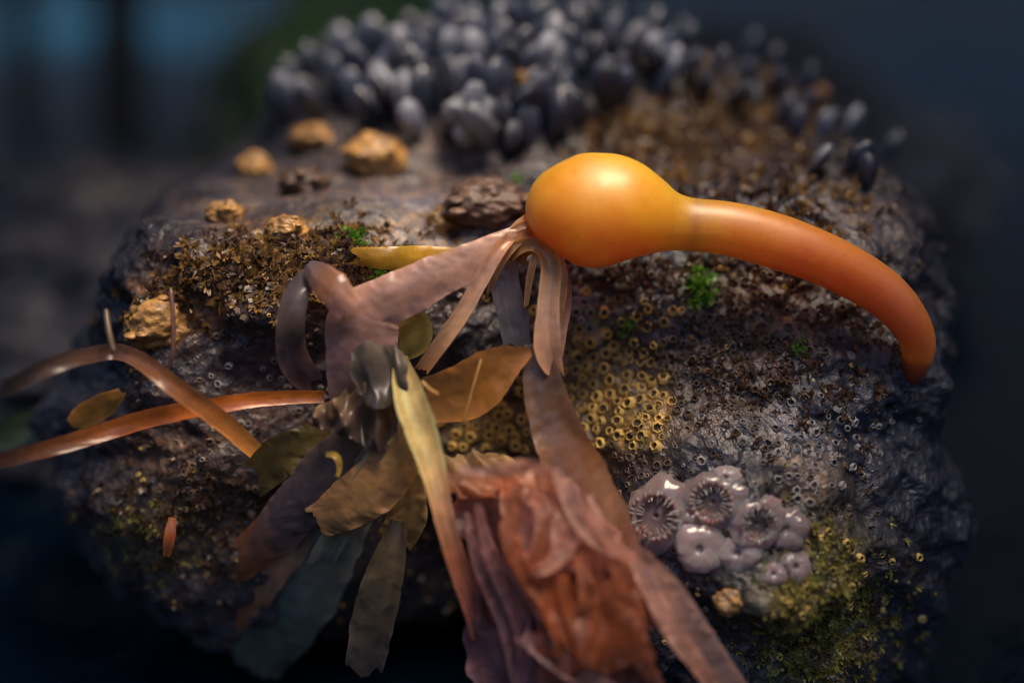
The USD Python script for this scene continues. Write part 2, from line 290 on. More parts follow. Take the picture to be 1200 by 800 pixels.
neighbour('shore_rock', 'blurred rock with a green weedy top behind the mussel hump', (-0.26, 1.70, 0.24), (0.50, 0.42, 0.42), 5, (0.08, 0.07, 0.055),
          [((0.0, -0.2, 0.32), 0.32, (0.075, 0.18, 0.03), 2.2)])
neighbour('shore_rock', 'brownish dim rock behind the right slope of the mussel hump', (0.50, 1.75, 0.16), (0.60, 0.42, 0.38), 8, (0.10, 0.085, 0.07))
neighbour('shore_rock', 'dark rock standing in the water at the upper left', (-1.05, 1.75, 0.0), (0.5, 0.4, 0.25), 12, (0.03, 0.032, 0.04))

def shore_tree(label, base, top, crowns, seed):
    r = np.random.default_rng(seed); t = thing('shore_tree', label, 'tree', loc=base); base, top = np.array(base, float), np.array(top, float)
    P = np.linspace(0, 1, 12)[:, None] * (top - base) + np.outer(np.sin(np.linspace(0, 3, 12)), [0.06, 0.08, 0.0])
    obj('trunk', tube(P, np.linspace(0.11, 0.05, 12), 12, 0.15, seed), brown, t); vv, ff, o = [], [], 0
    for (c, rad, n) in crowns:
        c = np.array(c, float); k0 = r.integers(6, 11); L = np.linspace(0, 1, 10)[:, None] * (c - base - P[k0]) + P[k0] + np.outer(np.sin(np.linspace(0, 3.14, 10)), [0, 0, 0.08])
        obj('limb', tube(L, np.linspace(0.045, 0.012, 10), 9, 0.1, seed), brown, t)
        p = unit(r.normal(0, 1, (n, 3))) * (r.uniform(0, 1, (n, 1)) ** 0.45) * rad * (0.75 + 0.5 * r.uniform(0, 1, (n, 1))) + c - base
        for q_ in p:
            u, w_ = unit(r.normal(0, 1, 3)), unit(r.normal(0, 1, 3)); w_ = unit(np.cross(u, w_)); a_, b_ = r.uniform(0.05, 0.09), r.uniform(0.025, 0.04)
            vv += [q_ - u * a_, q_ - w_ * b_, q_ + u * a_, q_ + w_ * b_]; ff += [[o, o + 1, o + 2], [o, o + 2, o + 3]]; o += 4
    obj('crown', (np.array(vv), np.array(ff)), tree_leaf, t, smooth=False)
# ------------------------------------------------------------------ bull kelp
LIFT = 0.10                                                        # all the seaweed lies this much farther than the depths noted below
def spline(ctrl, n):
    c = np.asarray(ctrl, float); d = np.r_[0, np.cumsum(np.linalg.norm(np.diff(c[:, :3], axis=0), axis=1))]
    return CubicSpline(d, c, bc_type='natural')(np.linspace(0, d[-1], n)), d / d[-1], d[-1]
def tints(stops, s):
    at_ = np.array([a for a, _ in stops]); col = np.array([c for _, c in stops], float)
    return np.stack([np.interp(s, at_, col[:, k]) for k in range(3)], -1)
def closest_depth(px, py, miss):
    o = 7.0; pp = [(0, 0), (o, 0), (-o, 0), (0, o), (0, -o)]
    return np.min([depth(px + a, py + b, miss) for a, b in pp], axis=0)
def ribbon(path, cols, name='blade', parent=None, curl=0.12, ruffle=0.10, freq=5.0, seed=0, n=64, m=15, miss=1.35, thick=0.0016, roll=0.0, edge=1.35, tatter=0.10, mat_=None, label=None, absolute=False, smoothd=True):
    """path: rows of pixel x, pixel y, height off the rock in metres (or depth if absolute), width in pixels"""
    a = np.asarray(path, float)
    t = a[:, 2] + LIFT if absolute else closest_depth(a[:, 0], a[:, 1], miss) - a[:, 2]
    if smoothd and not absolute and len(t) > 2:
        t = np.minimum(t, np.convolve(np.r_[t[0], t, t[-1]], [0.25, 0.5, 0.25], 'valid'))
    P = at_depth(a[:, 0], a[:, 1], t)
    ctrl = np.column_stack([P, a[:, 3] * PX * t, np.broadcast_to(a[:, 4] if a.shape[1] > 4 else 0.0, len(a))])
    c, _, L = spline(ctrl, n); pos, w, rl = c[:, :3], np.maximum(c[:, 3], 0.0012), np.radians(c[:, 4] + roll)
    T = unit(np.gradient(pos, axis=0)); N = unit(CAM - pos); N = unit(N - T * (N * T).sum(1, keepdims=True)); B = np.cross(T, N)
    cr, sr = np.cos(rl)[:, None], np.sin(rl)[:, None]; B, N = B * cr + N * sr, N * cr - B * sr
    s = np.linspace(0, 1, n); v = np.linspace(-1, 1, m)
    S, Vv = np.meshgrid(s, v, indexing='ij')
    nz = lambda fs, fv, k: meshkit.fbm(np.stack([S * L * 100 / fs, Vv * fv, np.full_like(S, seed * 1.7)], -1), 3, seed + k) - 0.5
    wid = 1 + 0.30 * nz(4.0, 0.0, 1) * np.sign(Vv) + 0.10 * nz(0.9, 1.0, 8) * np.abs(Vv) ** 3
    h = curl * (Vv ** 2 - 0.35) + ruffle * 2.2 * nz(14.0 / freq, 0.9, 2) * np.abs(Vv) ** 1.2 + 0.05 * nz(1.2, 2.5, 3)
    Sq = S * (1 - tatter * np.clip(fb(np.stack([v * 1.3 + seed * 5.3, 0 * v, 0 * v], -1), 3, seed) * 1.6 - 0.3, 0, 1))[None]        # torn far end
    it = lambda q_: np.stack([np.interp(Sq, s, q_[:, k]) for k in range(3)], -1)
    wq = np.interp(Sq, s, w)[..., None]
    X = it(pos) + it(B) * (wq / 2 * Vv[..., None] * wid[..., None]) + it(N) * (wq * h[..., None])
    i = np.arange(n * m).reshape(n, m); qd = np.stack([i[:-1, :-1], i[1:, :-1], i[1:, 1:], i[:-1, 1:]], -1).reshape(-1, 4)
    col = tints(cols, s)[:, None] * (1 + (edge - 1) * np.abs(Vv)[..., None] ** 6) * (1 + 0.7 * nz(5.0, 3.0, 5)[..., None] + 0.3 * nz(40.0, 5.0, 6)[..., None] * np.ones_like(Vv)[..., None])
    return obj(name, (X.reshape(-1, 3), np.vstack([qd[:, [0, 1, 2]], qd[:, [0, 2, 3]]])), mat_ or (red_mat if name == 'frond' else kelp_mat), parent, tint=np.clip(col.reshape(-1, 3), 0.004, 0.9), label=label)
def tube(P, rad, sides=20, wob=0.0, seed=0, flat=1.0):
    T = unit(np.gradient(P, axis=0)); ref = unit(np.cross(T[0], [0, 0, 1.0])); Bs = []
    for k in range(len(P)):
        ref = unit(ref - T[k] * np.dot(ref, T[k])); Bs.append(ref)
    Bs = np.array(Bs); Ns = np.cross(T, Bs); an = np.linspace(0, 2 * math.pi, sides, endpoint=False)
    ring = P[:, None] + rad[:, None, None] * (Bs[:, None] * np.cos(an)[None, :, None] + Ns[:, None] * np.sin(an)[None, :, None] * flat)
    if wob: ring = ring + (ring - P[:, None]) * (wob * 2 * (fb(ring * 22, 3, seed) - 0.5))[..., None]
    n = len(P); i = np.arange(n * sides).reshape(n, sides); j = np.roll(i, -1, 1)
    qd = np.stack([i[:-1], i[1:], j[1:], j[:-1]], -1).reshape(-1, 4)
    caps = [[n * sides, j[0, k], i[0, k]] for k in range(sides)] + [[n * sides + 1, i[-1, k], j[-1, k]] for k in range(sides)]
    v = np.vstack([ring.reshape(-1, 3), P[0], P[-1]])
    return v, np.vstack([qd[:, [0, 3, 2]], qd[:, [0, 2, 1]], [c[::-1] for c in caps]])

def sheet(top, bot, dep, folds, cols, parent, seed, label=None, n=90, m=80, fs=9.0, lean=0.6, name='frond', mat_=None):
    """a folded frond hung between an upper and a lower edge (pixel x, pixel y), at a depth"""
    def edge_(e, k):
        e = np.asarray(e, float); d = np.r_[0, np.cumsum(np.hypot(*np.diff(e, axis=0).T))]; return CubicSpline(d, e)(np.linspace(0, d[-1], k))
    a_, b_ = edge_(top, m), edge_(bot, m); u = np.linspace(0, 1, n)[:, None, None]
    px = a_[None] * (1 - u) + b_[None] * u; U, W = np.meshgrid(np.linspace(0, 1, n), np.linspace(-1, 1, m), indexing='ij')
    Z = lambda f, k: fb(np.stack([px[..., 0] / 100 * f, px[..., 1] / 100 * f * lean, np.full_like(U, seed * 2.3)], -1), 3, seed + k) - 0.5
    px = px + np.stack([Z(2.2, 1), Z(2.2, 2)], -1) * 46 + np.stack([Z(8, 6), Z(8, 7)], -1) * 16 * (np.maximum(np.abs(W), np.abs(2 * U - 1)) ** 6)[..., None]
    wv = np.sin(6.28 * (W * fs / 10 - 0.5 * U + 2.4 * Z(1.0, 3))) * 0.7 + np.sin(6.28 * (U * 0.8 + W * 0.7 + 3.2 * Z(1.1, 4))) * 0.5 + 0.5 * Z(4, 5)
    t = (dep[0] * (1 - U) + dep[1] * U) + LIFT - folds * wv
    X = CAM + ray(px[..., 0], px[..., 1]) * t[..., None]; i = np.arange(n * m).reshape(n, m)
    qd = np.stack([i[:-1, :-1], i[1:, :-1], i[1:, 1:], i[:-1, 1:]], -1).reshape(-1, 4); f1 = np.vstack([qd[:, [0, 1, 2]], qd[:, [0, 2, 3]]])
    c = tints(cols, U.ravel()).reshape(n, m, 3) * (1 + 1.1 * Z(3.2, 9))[..., None] * (1 + 0.5 * np.abs(W) ** 8)[..., None]
    return obj(name, (X.reshape(-1, 3), f1), mat_ or (red_mat if name == 'frond' else kelp_mat), parent, tint=np.clip(c.reshape(-1, 3), 0.004, 0.9), label=label)
kelp = thing('bull_kelp', 'bull kelp with glossy orange float and tapering stipe draped over the boulder', 'kelp')
body = np.array([  # pixel x, y, depth, radius in pixels
    (622, 263, 1.235, 5), (628, 260, 1.232, 22), (638, 256, 1.228, 40), (655, 251, 1.224, 55), (678, 248, 1.222, 65), (702, 246, 1.222, 67), (726, 247, 1.222, 63), (748, 251, 1.224, 54.5),
    (768, 256, 1.226, 44), (786, 260, 1.228, 35), (806, 263, 1.230, 31), (835, 266, 1.232, 31), (870, 272, 1.236, 32), (910, 283, 1.242, 32), (955, 299, 1.252, 31), (1000, 321, 1.268, 29.5),
    (1040, 348, 1.290, 27), (1066, 378, 1.315, 23), (1076, 405, 1.335, 20), (1072, 428, 1.35, 16.5), (1063, 445, 1.362, 11), (1058, 452, 1.368, 3)], float)
body[:, 2] += np.interp(body[:, 0], [600, 800, 900, 1000, 1040, 1066, 1078], [0.10, 0.095, 0.085, 0.065, 0.045, 0.022, 0.012])
Pb = at_depth(body[:, 0], body[:, 1], body[:, 2])
cb, sb, Lb = spline(np.column_stack([Pb, body[:, 3] * PX * body[:, 2], body[:, 0]]), 220)
vb, fbm_ = tube(cb[:, :3], np.maximum(cb[:, 3], 0.002), 48, 0.035, 4)
sv = np.repeat(np.linspace(0, 1, 220), 48); sv = np.r_[sv, 0, 1]
colb = tints([(0, (0.6, 0.24, 0.03)), (0.06, (0.94, 0.285, 0.012)), (0.25, (0.95, 0.30, 0.010)), (0.40, (0.86, 0.19, 0.012)), (0.6, (0.78, 0.125, 0.012)), (0.8, (0.52, 0.07, 0.012)), (1, (0.26, 0.035, 0.01))], sv)
kb = int(220 * 0.335)
vs = vb[:-2].reshape(220, 48, 3); cs = colb[:-2].reshape(220, 48, 3)
_, _, nb = meshkit.arrays((vb, fbm_), True); ns = nb[:-2].reshape(220, 48, 3)
def piece(name, a, b, label):
    n = b - a; i = np.arange(n * 48).reshape(n, 48); j = np.roll(i, -1, 1); qd = np.stack([i[:-1], i[1:], j[1:], j[:-1]], -1).reshape(-1, 4); e = n * 48
    v, nn, c = [vs[a:b].reshape(-1, 3)], [ns[a:b].reshape(-1, 3)], [cs[a:b].reshape(-1, 3)]; f = [qd[:, [0, 3, 2]], qd[:, [0, 2, 1]]]
    if a == 0: v.append(vb[-2:-1]); nn.append(nb[-2:-1]); c.append(cs[:1, 0]); f.append([[e, i[0, k], j[0, k]] for k in range(48)])
    else: v.append(vb[-1:]); nn.append(nb[-1:]); c.append(cs[-1:, 0]); f.append([[e, j[-1, k], i[-1, k]] for k in range(48)])
    o = obj(name, (np.vstack(v), np.vstack(f)), bulb_mat, kelp, tint=np.vstack(c), label=label)
    UsdGeom.Mesh(o).GetNormalsAttr().Set(Vt.Vec3fArray.FromNumpy(np.vstack(nn).astype(np.float32)))
piece('float', 0, kb + 1, 'swollen yellow-orange gas float'); piece('stipe', kb, 220, 'long orange stipe bending down to the right')

mauve, tan, slate, brn = (0.52, 0.31, 0.26), (0.66, 0.38, 0.22), (0.16, 0.14, 0.17), (0.28, 0.12, 0.05)
gold, olive, pinkt, plum, rust = (0.90, 0.68, 0.28), (0.44, 0.31, 0.07), (0.74, 0.45, 0.34), (0.15, 0.075, 0.085), (0.34, 0.10, 0.04)
# neck where the blades leave the float
ribbon([(632, 256, 1.232, 26), (614, 268, 1.225, 24), (596, 282, 1.225, 20), (580, 300, 1.23, 16)], [(0, (0.6, 0.26, 0.05)), (1, tan)], 'neck', kelp, curl=-0.25, ruffle=0.15, seed=61, absolute=True, roll=20)
ribbon([(636, 272, 1.228, 30), (624, 284, 1.222, 24), (612, 292, 1.224, 20), (604, 310, 1.23, 22)], [(0, (0.55, 0.22, 0.04)), (1, brn)], 'neck', kelp, curl=-0.25, ruffle=0.15, seed=62, absolute=True, roll=-15)
ribbon([(545, 306, 0.03, 26), (500, 303, 0.035, 30), (450, 302, 0.03, 26), (408, 300, 0.015, 18)], [(0, (0.62, 0.30, 0.03)), (0.5, (0.58, 0.33, 0.03)), (1, (0.45, 0.24, 0.03))], 'blade', kelp, curl=-0.15, seed=1, label='flat golden strap behind the mauve blade')
ribbon([(626, 262, 1.222, 12), (596, 280, 1.212, 24), (548, 306, 1.205, 42), (492, 334, 1.20, 54), (440, 356, 1.195, 58), (392, 372, 1.195, 50)],
       [(0, (0.5, 0.25, 0.12)), (0.25, pinkt), (0.6, (0.50, 0.29, 0.24)), (1, mauve)], 'blade', kelp, curl=-0.14, ruffle=0.14, freq=5, seed=2, n=90, absolute=True, tatter=0.05, label='broad mauve blade reaching left from the neck')
ribbon([(452, 340, 1.20, 30), (432, 366, 1.197, 78), (424, 400, 1.198, 86), (422, 440, 1.205, 80), (424, 486, 1.22, 66)],
       [(0, mauve), (0.3, (0.40, 0.23, 0.20)), (0.6, (0.26, 0.15, 0.16)), (0.85, (0.30, 0.16, 0.13)), (1, (0.30, 0.14, 0.10))], 'blade', kelp, curl=-0.16, ruffle=0.09, freq=4, seed=28, n=80, absolute=True, label='mauve blade folding down over the ledge')
ribbon([(412, 362, 0.08, 34), (392, 342, 0.075, 40), (372, 322, 0.06, 34), (360, 308, 0.04, 14)], [(0, mauve), (0.5, (0.36, 0.17, 0.10)), (1, slate)], 'blade', kelp, curl=-0.2, seed=3)
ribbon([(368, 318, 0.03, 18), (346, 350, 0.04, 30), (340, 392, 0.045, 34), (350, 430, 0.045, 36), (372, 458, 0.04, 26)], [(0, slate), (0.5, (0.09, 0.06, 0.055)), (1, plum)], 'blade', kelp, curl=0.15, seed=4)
ribbon([(606, 272, 1.22, 10), (588, 288, 1.205, 15), (560, 335, 1.20, 18), (524, 392, 1.20, 19), (488, 442, 1.21, 15)], [(0, (0.55, 0.26, 0.07)), (0.3, pinkt), (0.7, tan), (1, (0.36, 0.17, 0.08))], 'blade', kelp, curl=0.22, ruffle=0.03, seed=5, absolute=True, label='narrow tan strap hanging straight down left')
ribbon([(470, 418, 1.20, 14), (476, 452, 1.18, 32), (492, 500, 1.17, 38), (508, 550, 1.165, 30), (520, 600, 1.16, 24), (534, 650, 1.16, 24), (556, 705, 1.165, 32), (580, 770, 1.18, 40)],
       [(0, (0.40, 0.30, 0.12)), (0.15, gold), (0.38, (0.85, 0.62, 0.26)), (0.52, (0.66, 0.36, 0.19)), (0.7, (0.34, 0.12, 0.07)), (1, (0.16, 0.06, 0.06))], 'blade', kelp, curl=0.26, ruffle=0.06, seed=6, n=100, absolute=True, edge=1.5, label='long yellow blade twisting down to the lower middle')
ribbon([(598, 286, 1.24, 18), (592, 320, 1.235, 30), (598, 365, 1.235, 36), (608, 412, 1.24, 30)], [(0, brn), (0.3, slate), (1, (0.12, 0.12, 0.15))], 'blade', kelp, curl=0.2, seed=7, absolute=True, label='slate grey blade hanging below the neck')
ribbon([(596, 300, 1.225, 16), (606, 290, 1.215, 18), (624, 286, 1.21, 16), (640, 296, 1.21, 20), (645, 330, 1.205, 24), (641, 375, 1.20, 28), (644, 415, 1.20, 30), (656, 446, 1.21, 12)],
       [(0, (0.36, 0.2, 0.08)), (0.35, (0.52, 0.32, 0.12)), (0.6, pinkt), (1, (0.55, 0.30, 0.18))], 'blade', kelp, curl=0.25, ruffle=0.05, seed=8, absolute=True, edge=1.5, label='pinkish tan blade looping over below the float')
ribbon([(662, 312, 1.225, 8), (664, 345, 1.222, 12), (658, 385, 1.222, 14), (655, 420, 1.225, 8)], [(0, brn), (1, pinkt)], 'blade', kelp, seed=9, absolute=True)
ribbon([(628, 402, 1.21, 26), (634, 440, 1.205, 44), (648, 490, 1.20, 56), (668, 540, 1.19, 66), (694, 590, 1.18, 66), (722, 640, 1.175, 54), (744, 680, 1.175, 30)],
       [(0, (0.15, 0.10, 0.09)), (0.25, (0.20, 0.11, 0.07)), (0.5, brn), (0.72, (0.44, 0.23, 0.13)), (1, (0.40, 0.17, 0.10))], 'blade', kelp, curl=0.12, ruffle=0.07, seed=10, n=80, absolute=True, label='brown blade running down to the ruffled mass')
ribbon([(622, 412, 1.20, 10), (596, 424, 1.20, 40), (562, 446, 1.205, 66), (528, 462, 1.215, 62), (490, 470, 1.225, 50)], [(0, (0.42, 0.18, 0.06)), (0.5, (0.40, 0.17, 0.04)), (1, (0.30, 0.14, 0.05))], 'blade', kelp, curl=0.12, ruffle=0.1, seed=11, absolute=True, label='pointed orange brown leaf below the neck')
ribbon([(470, 362, 0.03, 20), (482, 378, 0.04, 40), (484, 400, 0.04, 36), (470, 416, 0.04, 14)], [(0, olive), (1, (0.42, 0.34, 0.09))], 'blade', kelp, seed=12, label='small olive blade showing under the mauve fold')
for k, pts in enumerate(([(640, 262, 1.225, 8), (618, 262, 1.216, 9), (598, 272, 1.214, 8), (570, 296, 1.215, 5)], [(640, 284, 1.222, 9), (628, 300, 1.214, 9), (620, 330, 1.218, 8), (616, 362, 1.225, 5)], [(646, 290, 1.22, 8), (656, 306, 1.212, 10), (660, 340, 1.21, 9), (652, 388, 1.214, 6)], [(634, 270, 1.224, 10), (612, 278, 1.214, 12), (588, 306, 1.218, 10), (572, 346, 1.23, 6)])):
    ribbon(pts, [(0, (0.6, 0.27, 0.06)), (0.4, (0.56, 0.34, 0.18)), (1, (0.34, 0.18, 0.10))], 'strand', kelp, curl=0.2, seed=70 + k, n=40, m=9, absolute=True)
# curled dark knot of blades
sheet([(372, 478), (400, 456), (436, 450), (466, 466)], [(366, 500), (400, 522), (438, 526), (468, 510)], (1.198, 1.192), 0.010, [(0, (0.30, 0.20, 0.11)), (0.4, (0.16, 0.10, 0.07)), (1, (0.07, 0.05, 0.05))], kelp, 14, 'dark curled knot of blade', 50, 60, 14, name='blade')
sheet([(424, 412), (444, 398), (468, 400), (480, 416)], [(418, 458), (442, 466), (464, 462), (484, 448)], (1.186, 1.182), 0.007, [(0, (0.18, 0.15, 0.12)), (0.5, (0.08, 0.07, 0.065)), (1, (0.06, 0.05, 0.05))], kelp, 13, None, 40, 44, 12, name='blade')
# lower left blades
LL = dict(absolute=True, n=90, m=19, tatter=0.16)
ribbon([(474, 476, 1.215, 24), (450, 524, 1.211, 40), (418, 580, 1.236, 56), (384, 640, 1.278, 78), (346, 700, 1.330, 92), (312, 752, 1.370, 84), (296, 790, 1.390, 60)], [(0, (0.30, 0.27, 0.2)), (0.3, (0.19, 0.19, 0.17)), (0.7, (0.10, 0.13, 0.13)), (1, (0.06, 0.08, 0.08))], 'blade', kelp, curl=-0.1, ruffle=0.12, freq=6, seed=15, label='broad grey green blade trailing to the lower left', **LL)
ribbon([(482, 500, 1.195, 20), (466, 540, 1.198, 50), (434, 574, 1.205, 66), (396, 598, 1.219, 54), (356, 616, 1.242, 34)], [(0, (0.36, 0.25, 0.12)), (0.4, (0.44, 0.24, 0.10)), (1, (0.38, 0.20, 0.09))], 'blade', kelp, curl=-0.12, ruffle=0.14, freq=7, seed=16, label='tan blade spread toward the lower left', **LL)
ribbon([(472, 536, 1.206, 26), (478, 580, 1.221, 44), (474, 616, 1.242, 46), (456, 640, 1.263, 40)], [(0, (0.46, 0.28, 0.10)), (0.6, (0.34, 0.22, 0.08)), (1, (0.22, 0.15, 0.06))], 'blade', kelp, ruffle=0.2, freq=9, seed=17, **LL)
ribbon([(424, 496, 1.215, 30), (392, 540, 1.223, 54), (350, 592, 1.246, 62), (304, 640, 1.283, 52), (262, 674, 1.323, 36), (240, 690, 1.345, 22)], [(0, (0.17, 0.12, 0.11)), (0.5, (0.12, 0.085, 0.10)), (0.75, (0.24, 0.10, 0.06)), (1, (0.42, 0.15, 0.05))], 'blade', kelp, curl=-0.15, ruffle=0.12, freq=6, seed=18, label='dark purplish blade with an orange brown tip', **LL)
ribbon([(390, 566, 1.255, 26), (350, 620, 1.274, 42), (314, 674, 1.308, 44), (282, 716, 1.347, 36), (262, 744, 1.370, 22)], [(0, (0.15, 0.1, 0.1)), (0.6, (0.38, 0.21, 0.15)), (1, (0.36, 0.14, 0.07))], 'blade', kelp, curl=-0.15, ruffle=0.12, freq=6, seed=19, **LL)
ribbon([(400, 500, 1.235, 24), (354, 520, 1.237, 46), (314, 546, 1.256, 48), (282, 578, 1.290, 34)], [(0, (0.18, 0.13, 0.04)), (1, (0.13, 0.09, 0.035))], 'blade', kelp, ruffle=0.16, freq=7, seed=20, **LL)
ribbon([(444, 520, 1.199, 18), (424, 566, 1.212, 26), (396, 620, 1.239, 30), (372, 668, 1.276, 30)], [(0, (0.36, 0.33, 0.24)), (1, (0.18, 0.19, 0.16))], 'blade', kelp, curl=0.25, ruffle=0.12, seed=27, **LL)
ribbon([(382, 532, 1.19, 5), (394, 534, 1.185, 8), (398, 548, 1.187, 6), (394, 560, 1.19, 4)], [(0, (0.6, 0.4, 0.08)), (1, (0.6, 0.4, 0.08))], 'blade_scrap', kelp, seed=22, n=20, m=7, absolute=True)
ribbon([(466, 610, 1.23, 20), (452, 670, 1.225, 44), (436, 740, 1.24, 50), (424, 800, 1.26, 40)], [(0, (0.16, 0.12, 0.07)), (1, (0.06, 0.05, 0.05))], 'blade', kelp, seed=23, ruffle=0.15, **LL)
# straws lying across
def straw(pts, wpx, col, name, label, cat='stalk', lift=LIFT):
    a = np.asarray(pts, float); P = at_depth(a[:, 0], a[:, 1], a[:, 2] + lift); c, _, L = spline(np.column_stack([P, P]), 24)
    r = np.full(24, wpx * PX * 1.2 / 2); r[0] *= 0.5; r[-1] *= 0.3
    v, f = tube(c[:, :3], r, 10, 0.1, 3)
    return tag(obj(name, (v, f), kelp_mat, tint=np.tile(col, (len(v), 1))), label, cat)
straw([(564, 420, 1.19), (556, 448, 1.185), (542, 496, 1.19)], 3.0, (0.62, 0.36, 0.12), 'straw', 'thin straw-coloured stalk lying across the orange brown leaf')
straw([(494, 446, 1.165), (504, 456, 1.163), (514, 462, 1.165)], 3.5, (0.65, 0.42, 0.14), 'straw', 'short pale straw on the top of the yellow blade')

# ------------------------------------------------------------------ red ruffled seaweed at the bottom
red = thing('red_seaweed', 'rust red ruffled seaweed bunched at the foot of the brown blade', 'seaweed')
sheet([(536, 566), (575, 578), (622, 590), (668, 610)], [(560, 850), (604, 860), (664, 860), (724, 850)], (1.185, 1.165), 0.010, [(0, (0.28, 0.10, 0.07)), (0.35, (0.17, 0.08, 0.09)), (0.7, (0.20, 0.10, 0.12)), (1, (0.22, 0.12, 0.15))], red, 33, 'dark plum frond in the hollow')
sheet([(634, 640), (676, 632), (716, 640), (764, 660)], [(626, 800), (670, 812), (724, 800), (782, 812)], (1.14, 1.12), 0.011, [(0, (0.44, 0.17, 0.11)), (0.25, (0.30, 0.095, 0.05)), (0.7, (0.20, 0.062, 0.033)), (1, (0.13, 0.05, 0.04))], red, 34, 'broad rust brown frond', 110, 90)
sheet([(584, 560), (618, 552), (650, 548), (690, 596)], [(604, 672), (640, 676), (690, 668), (742, 662)], (1.15, 1.128), 0.010, [(0, (0.60, 0.28, 0.17)), (0.5, (0.64, 0.34, 0.27)), (1, (0.46, 0.17, 0.10))], red, 32, 'pink crumpled lobe of the red seaweed', 80, 80, 12)
sheet([(500, 530), (540, 530), (590, 536), (640, 552)], [(528, 566), (560, 580), (600, 588), (640, 580)], (1.195, 1.165), 0.008, [(0, (0.50, 0.34, 0.15)), (0.5, (0.50, 0.26, 0.14)), (1, (0.44, 0.15, 0.07))], red, 40, 'upper frilled rim of the red seaweed', 50, 90, 11)
ribbon([(522, 560, 1.17, 10), (560, 562, 1.15, 17), (600, 570, 1.142, 18), (630, 590, 1.136, 18), (634, 624, 1.132, 16), (618, 650, 1.135, 14), (600, 640, 1.14, 8)], [(0, (0.62, 0.36, 0.25)), (0.4, (0.56, 0.20, 0.09)), (0.8, (0.62, 0.36, 0.28)), (1, (0.45, 0.18, 0.12))], 'frond', red, curl=0.08, ruffle=0.4, freq=12, seed=31, n=110, m=13, absolute=True)
ribbon([(652, 548, 1.12, 6), (666, 590, 1.117, 13), (692, 628, 1.113, 14), (726, 648, 1.115, 13), (752, 656, 1.12, 8)], [(0, (0.75, 0.5, 0.42)), (1, (0.6, 0.32, 0.22))], 'frond', red, curl=0.1, ruffle=0.4, freq=12, seed=46, n=90, m=13, absolute=True)
ribbon([(548, 600, 1.165, 8), (560, 650, 1.155, 18), (584, 700, 1.15, 26), (606, 756, 1.15, 30), (622, 840, 1.16, 34)], [(0, (0.36, 0.18, 0.15)), (0.5, (0.25, 0.14, 0.16)), (1, (0.25, 0.15, 0.19))], 'frond', red, curl=0.12, ruffle=0.14, seed=47, n=80, absolute=True)
ribbon([(738, 640, 1.14, 18), (774, 690, 1.13, 44), (806, 738, 1.135, 50), (840, 786, 1.15, 44), (884, 846, 1.17, 34)], [(0, (0.5, 0.27, 0.18)), (0.4, (0.62, 0.38, 0.29)), (1, (0.56, 0.33, 0.25))], 'frond', red, curl=0.15, ruffle=0.3, freq=8, seed=35, n=70, absolute=True, label='pale pinkish frond edge running down to the right')
ribbon([(612, 744, 1.13, 18), (646, 770, 1.115, 20), (690, 798, 1.112, 24), (740, 830, 1.112, 26)], [(0, (0.28, 0.15, 0.16)), (1, (0.36, 0.20, 0.19))], 'frond', red, curl=0.1, ruffle=0.25, freq=9, seed=37, n=70, m=13, absolute=True)
sheet([(606, 668), (640, 676), (690, 680), (730, 676)], [(640, 770), (680, 790), (720, 790), (760, 780)], (1.118, 1.108), 0.007, [(0, (0.42, 0.13, 0.05)), (0.5, (0.36, 0.10, 0.035)), (1, (0.24, 0.07, 0.035))], red, 36, 'small bright orange red flap low in the middle', 60, 60, 10)

STRIPS = [  # thin strips curling over the sheets: path in pixels, tint
    ([(668, 566), (676, 606), (664, 640), (640, 664), (612, 672)], 22, 0), ([(690, 580), (704, 616), (720, 640), (748, 652)], 18, 0), ([(612, 566), (598, 600), (604, 650), (626, 690), (640, 740)], 22, 1),
    ([(648, 600), (636, 636), (640, 690), (662, 740), (700, 790)], 24, 1), ([(716, 652), (736, 700), (744, 750), (770, 800)], 30, 1), ([(676, 650), (690, 700), (682, 750), (696, 810)], 26, 1),
    ([(560, 590), (572, 640), (600, 700), (612, 760), (606, 830)], 24, 2), ([(588, 610), (602, 670), (640, 730), (690, 770), (720, 760)], 16, 2), ([(640, 760), (690, 786), (740, 790), (790, 820)], 18, 2),
    ([(756, 664), (774, 712), (806, 760), (840, 820)], 26, 0), ([(536, 548), (580, 552), (620, 546), (652, 556)], 16, 0)]
TN = [[(0, (0.74, 0.48, 0.40)), (0.5, (0.58, 0.30, 0.22)), (1, (0.50, 0.24, 0.17))], [(0, (0.48, 0.18, 0.09)), (0.6, (0.38, 0.12, 0.05)), (1, (0.24, 0.08, 0.04))], [(0, (0.34, 0.17, 0.16)), (1, (0.24, 0.13, 0.17))]]
rs = np.random.default_rng(91)
for k, (pp, w_, ti) in enumerate(STRIPS):
    pp = np.array(pp, float); n_ = len(pp); prof_ = np.sin(np.linspace(0.35, 2.8, n_)) * w_; d_ = 1.108 + 0.012 * rs.random(n_) + (0.03 if ti == 2 else 0.0)
    ribbon(np.column_stack([pp, d_, prof_]), TN[ti], 'frond', red, curl=rs.uniform(-0.15, 0.15), ruffle=0.45, freq=11, seed=100 + k, n=90, m=13, absolute=True, roll=rs.uniform(-25, 25))

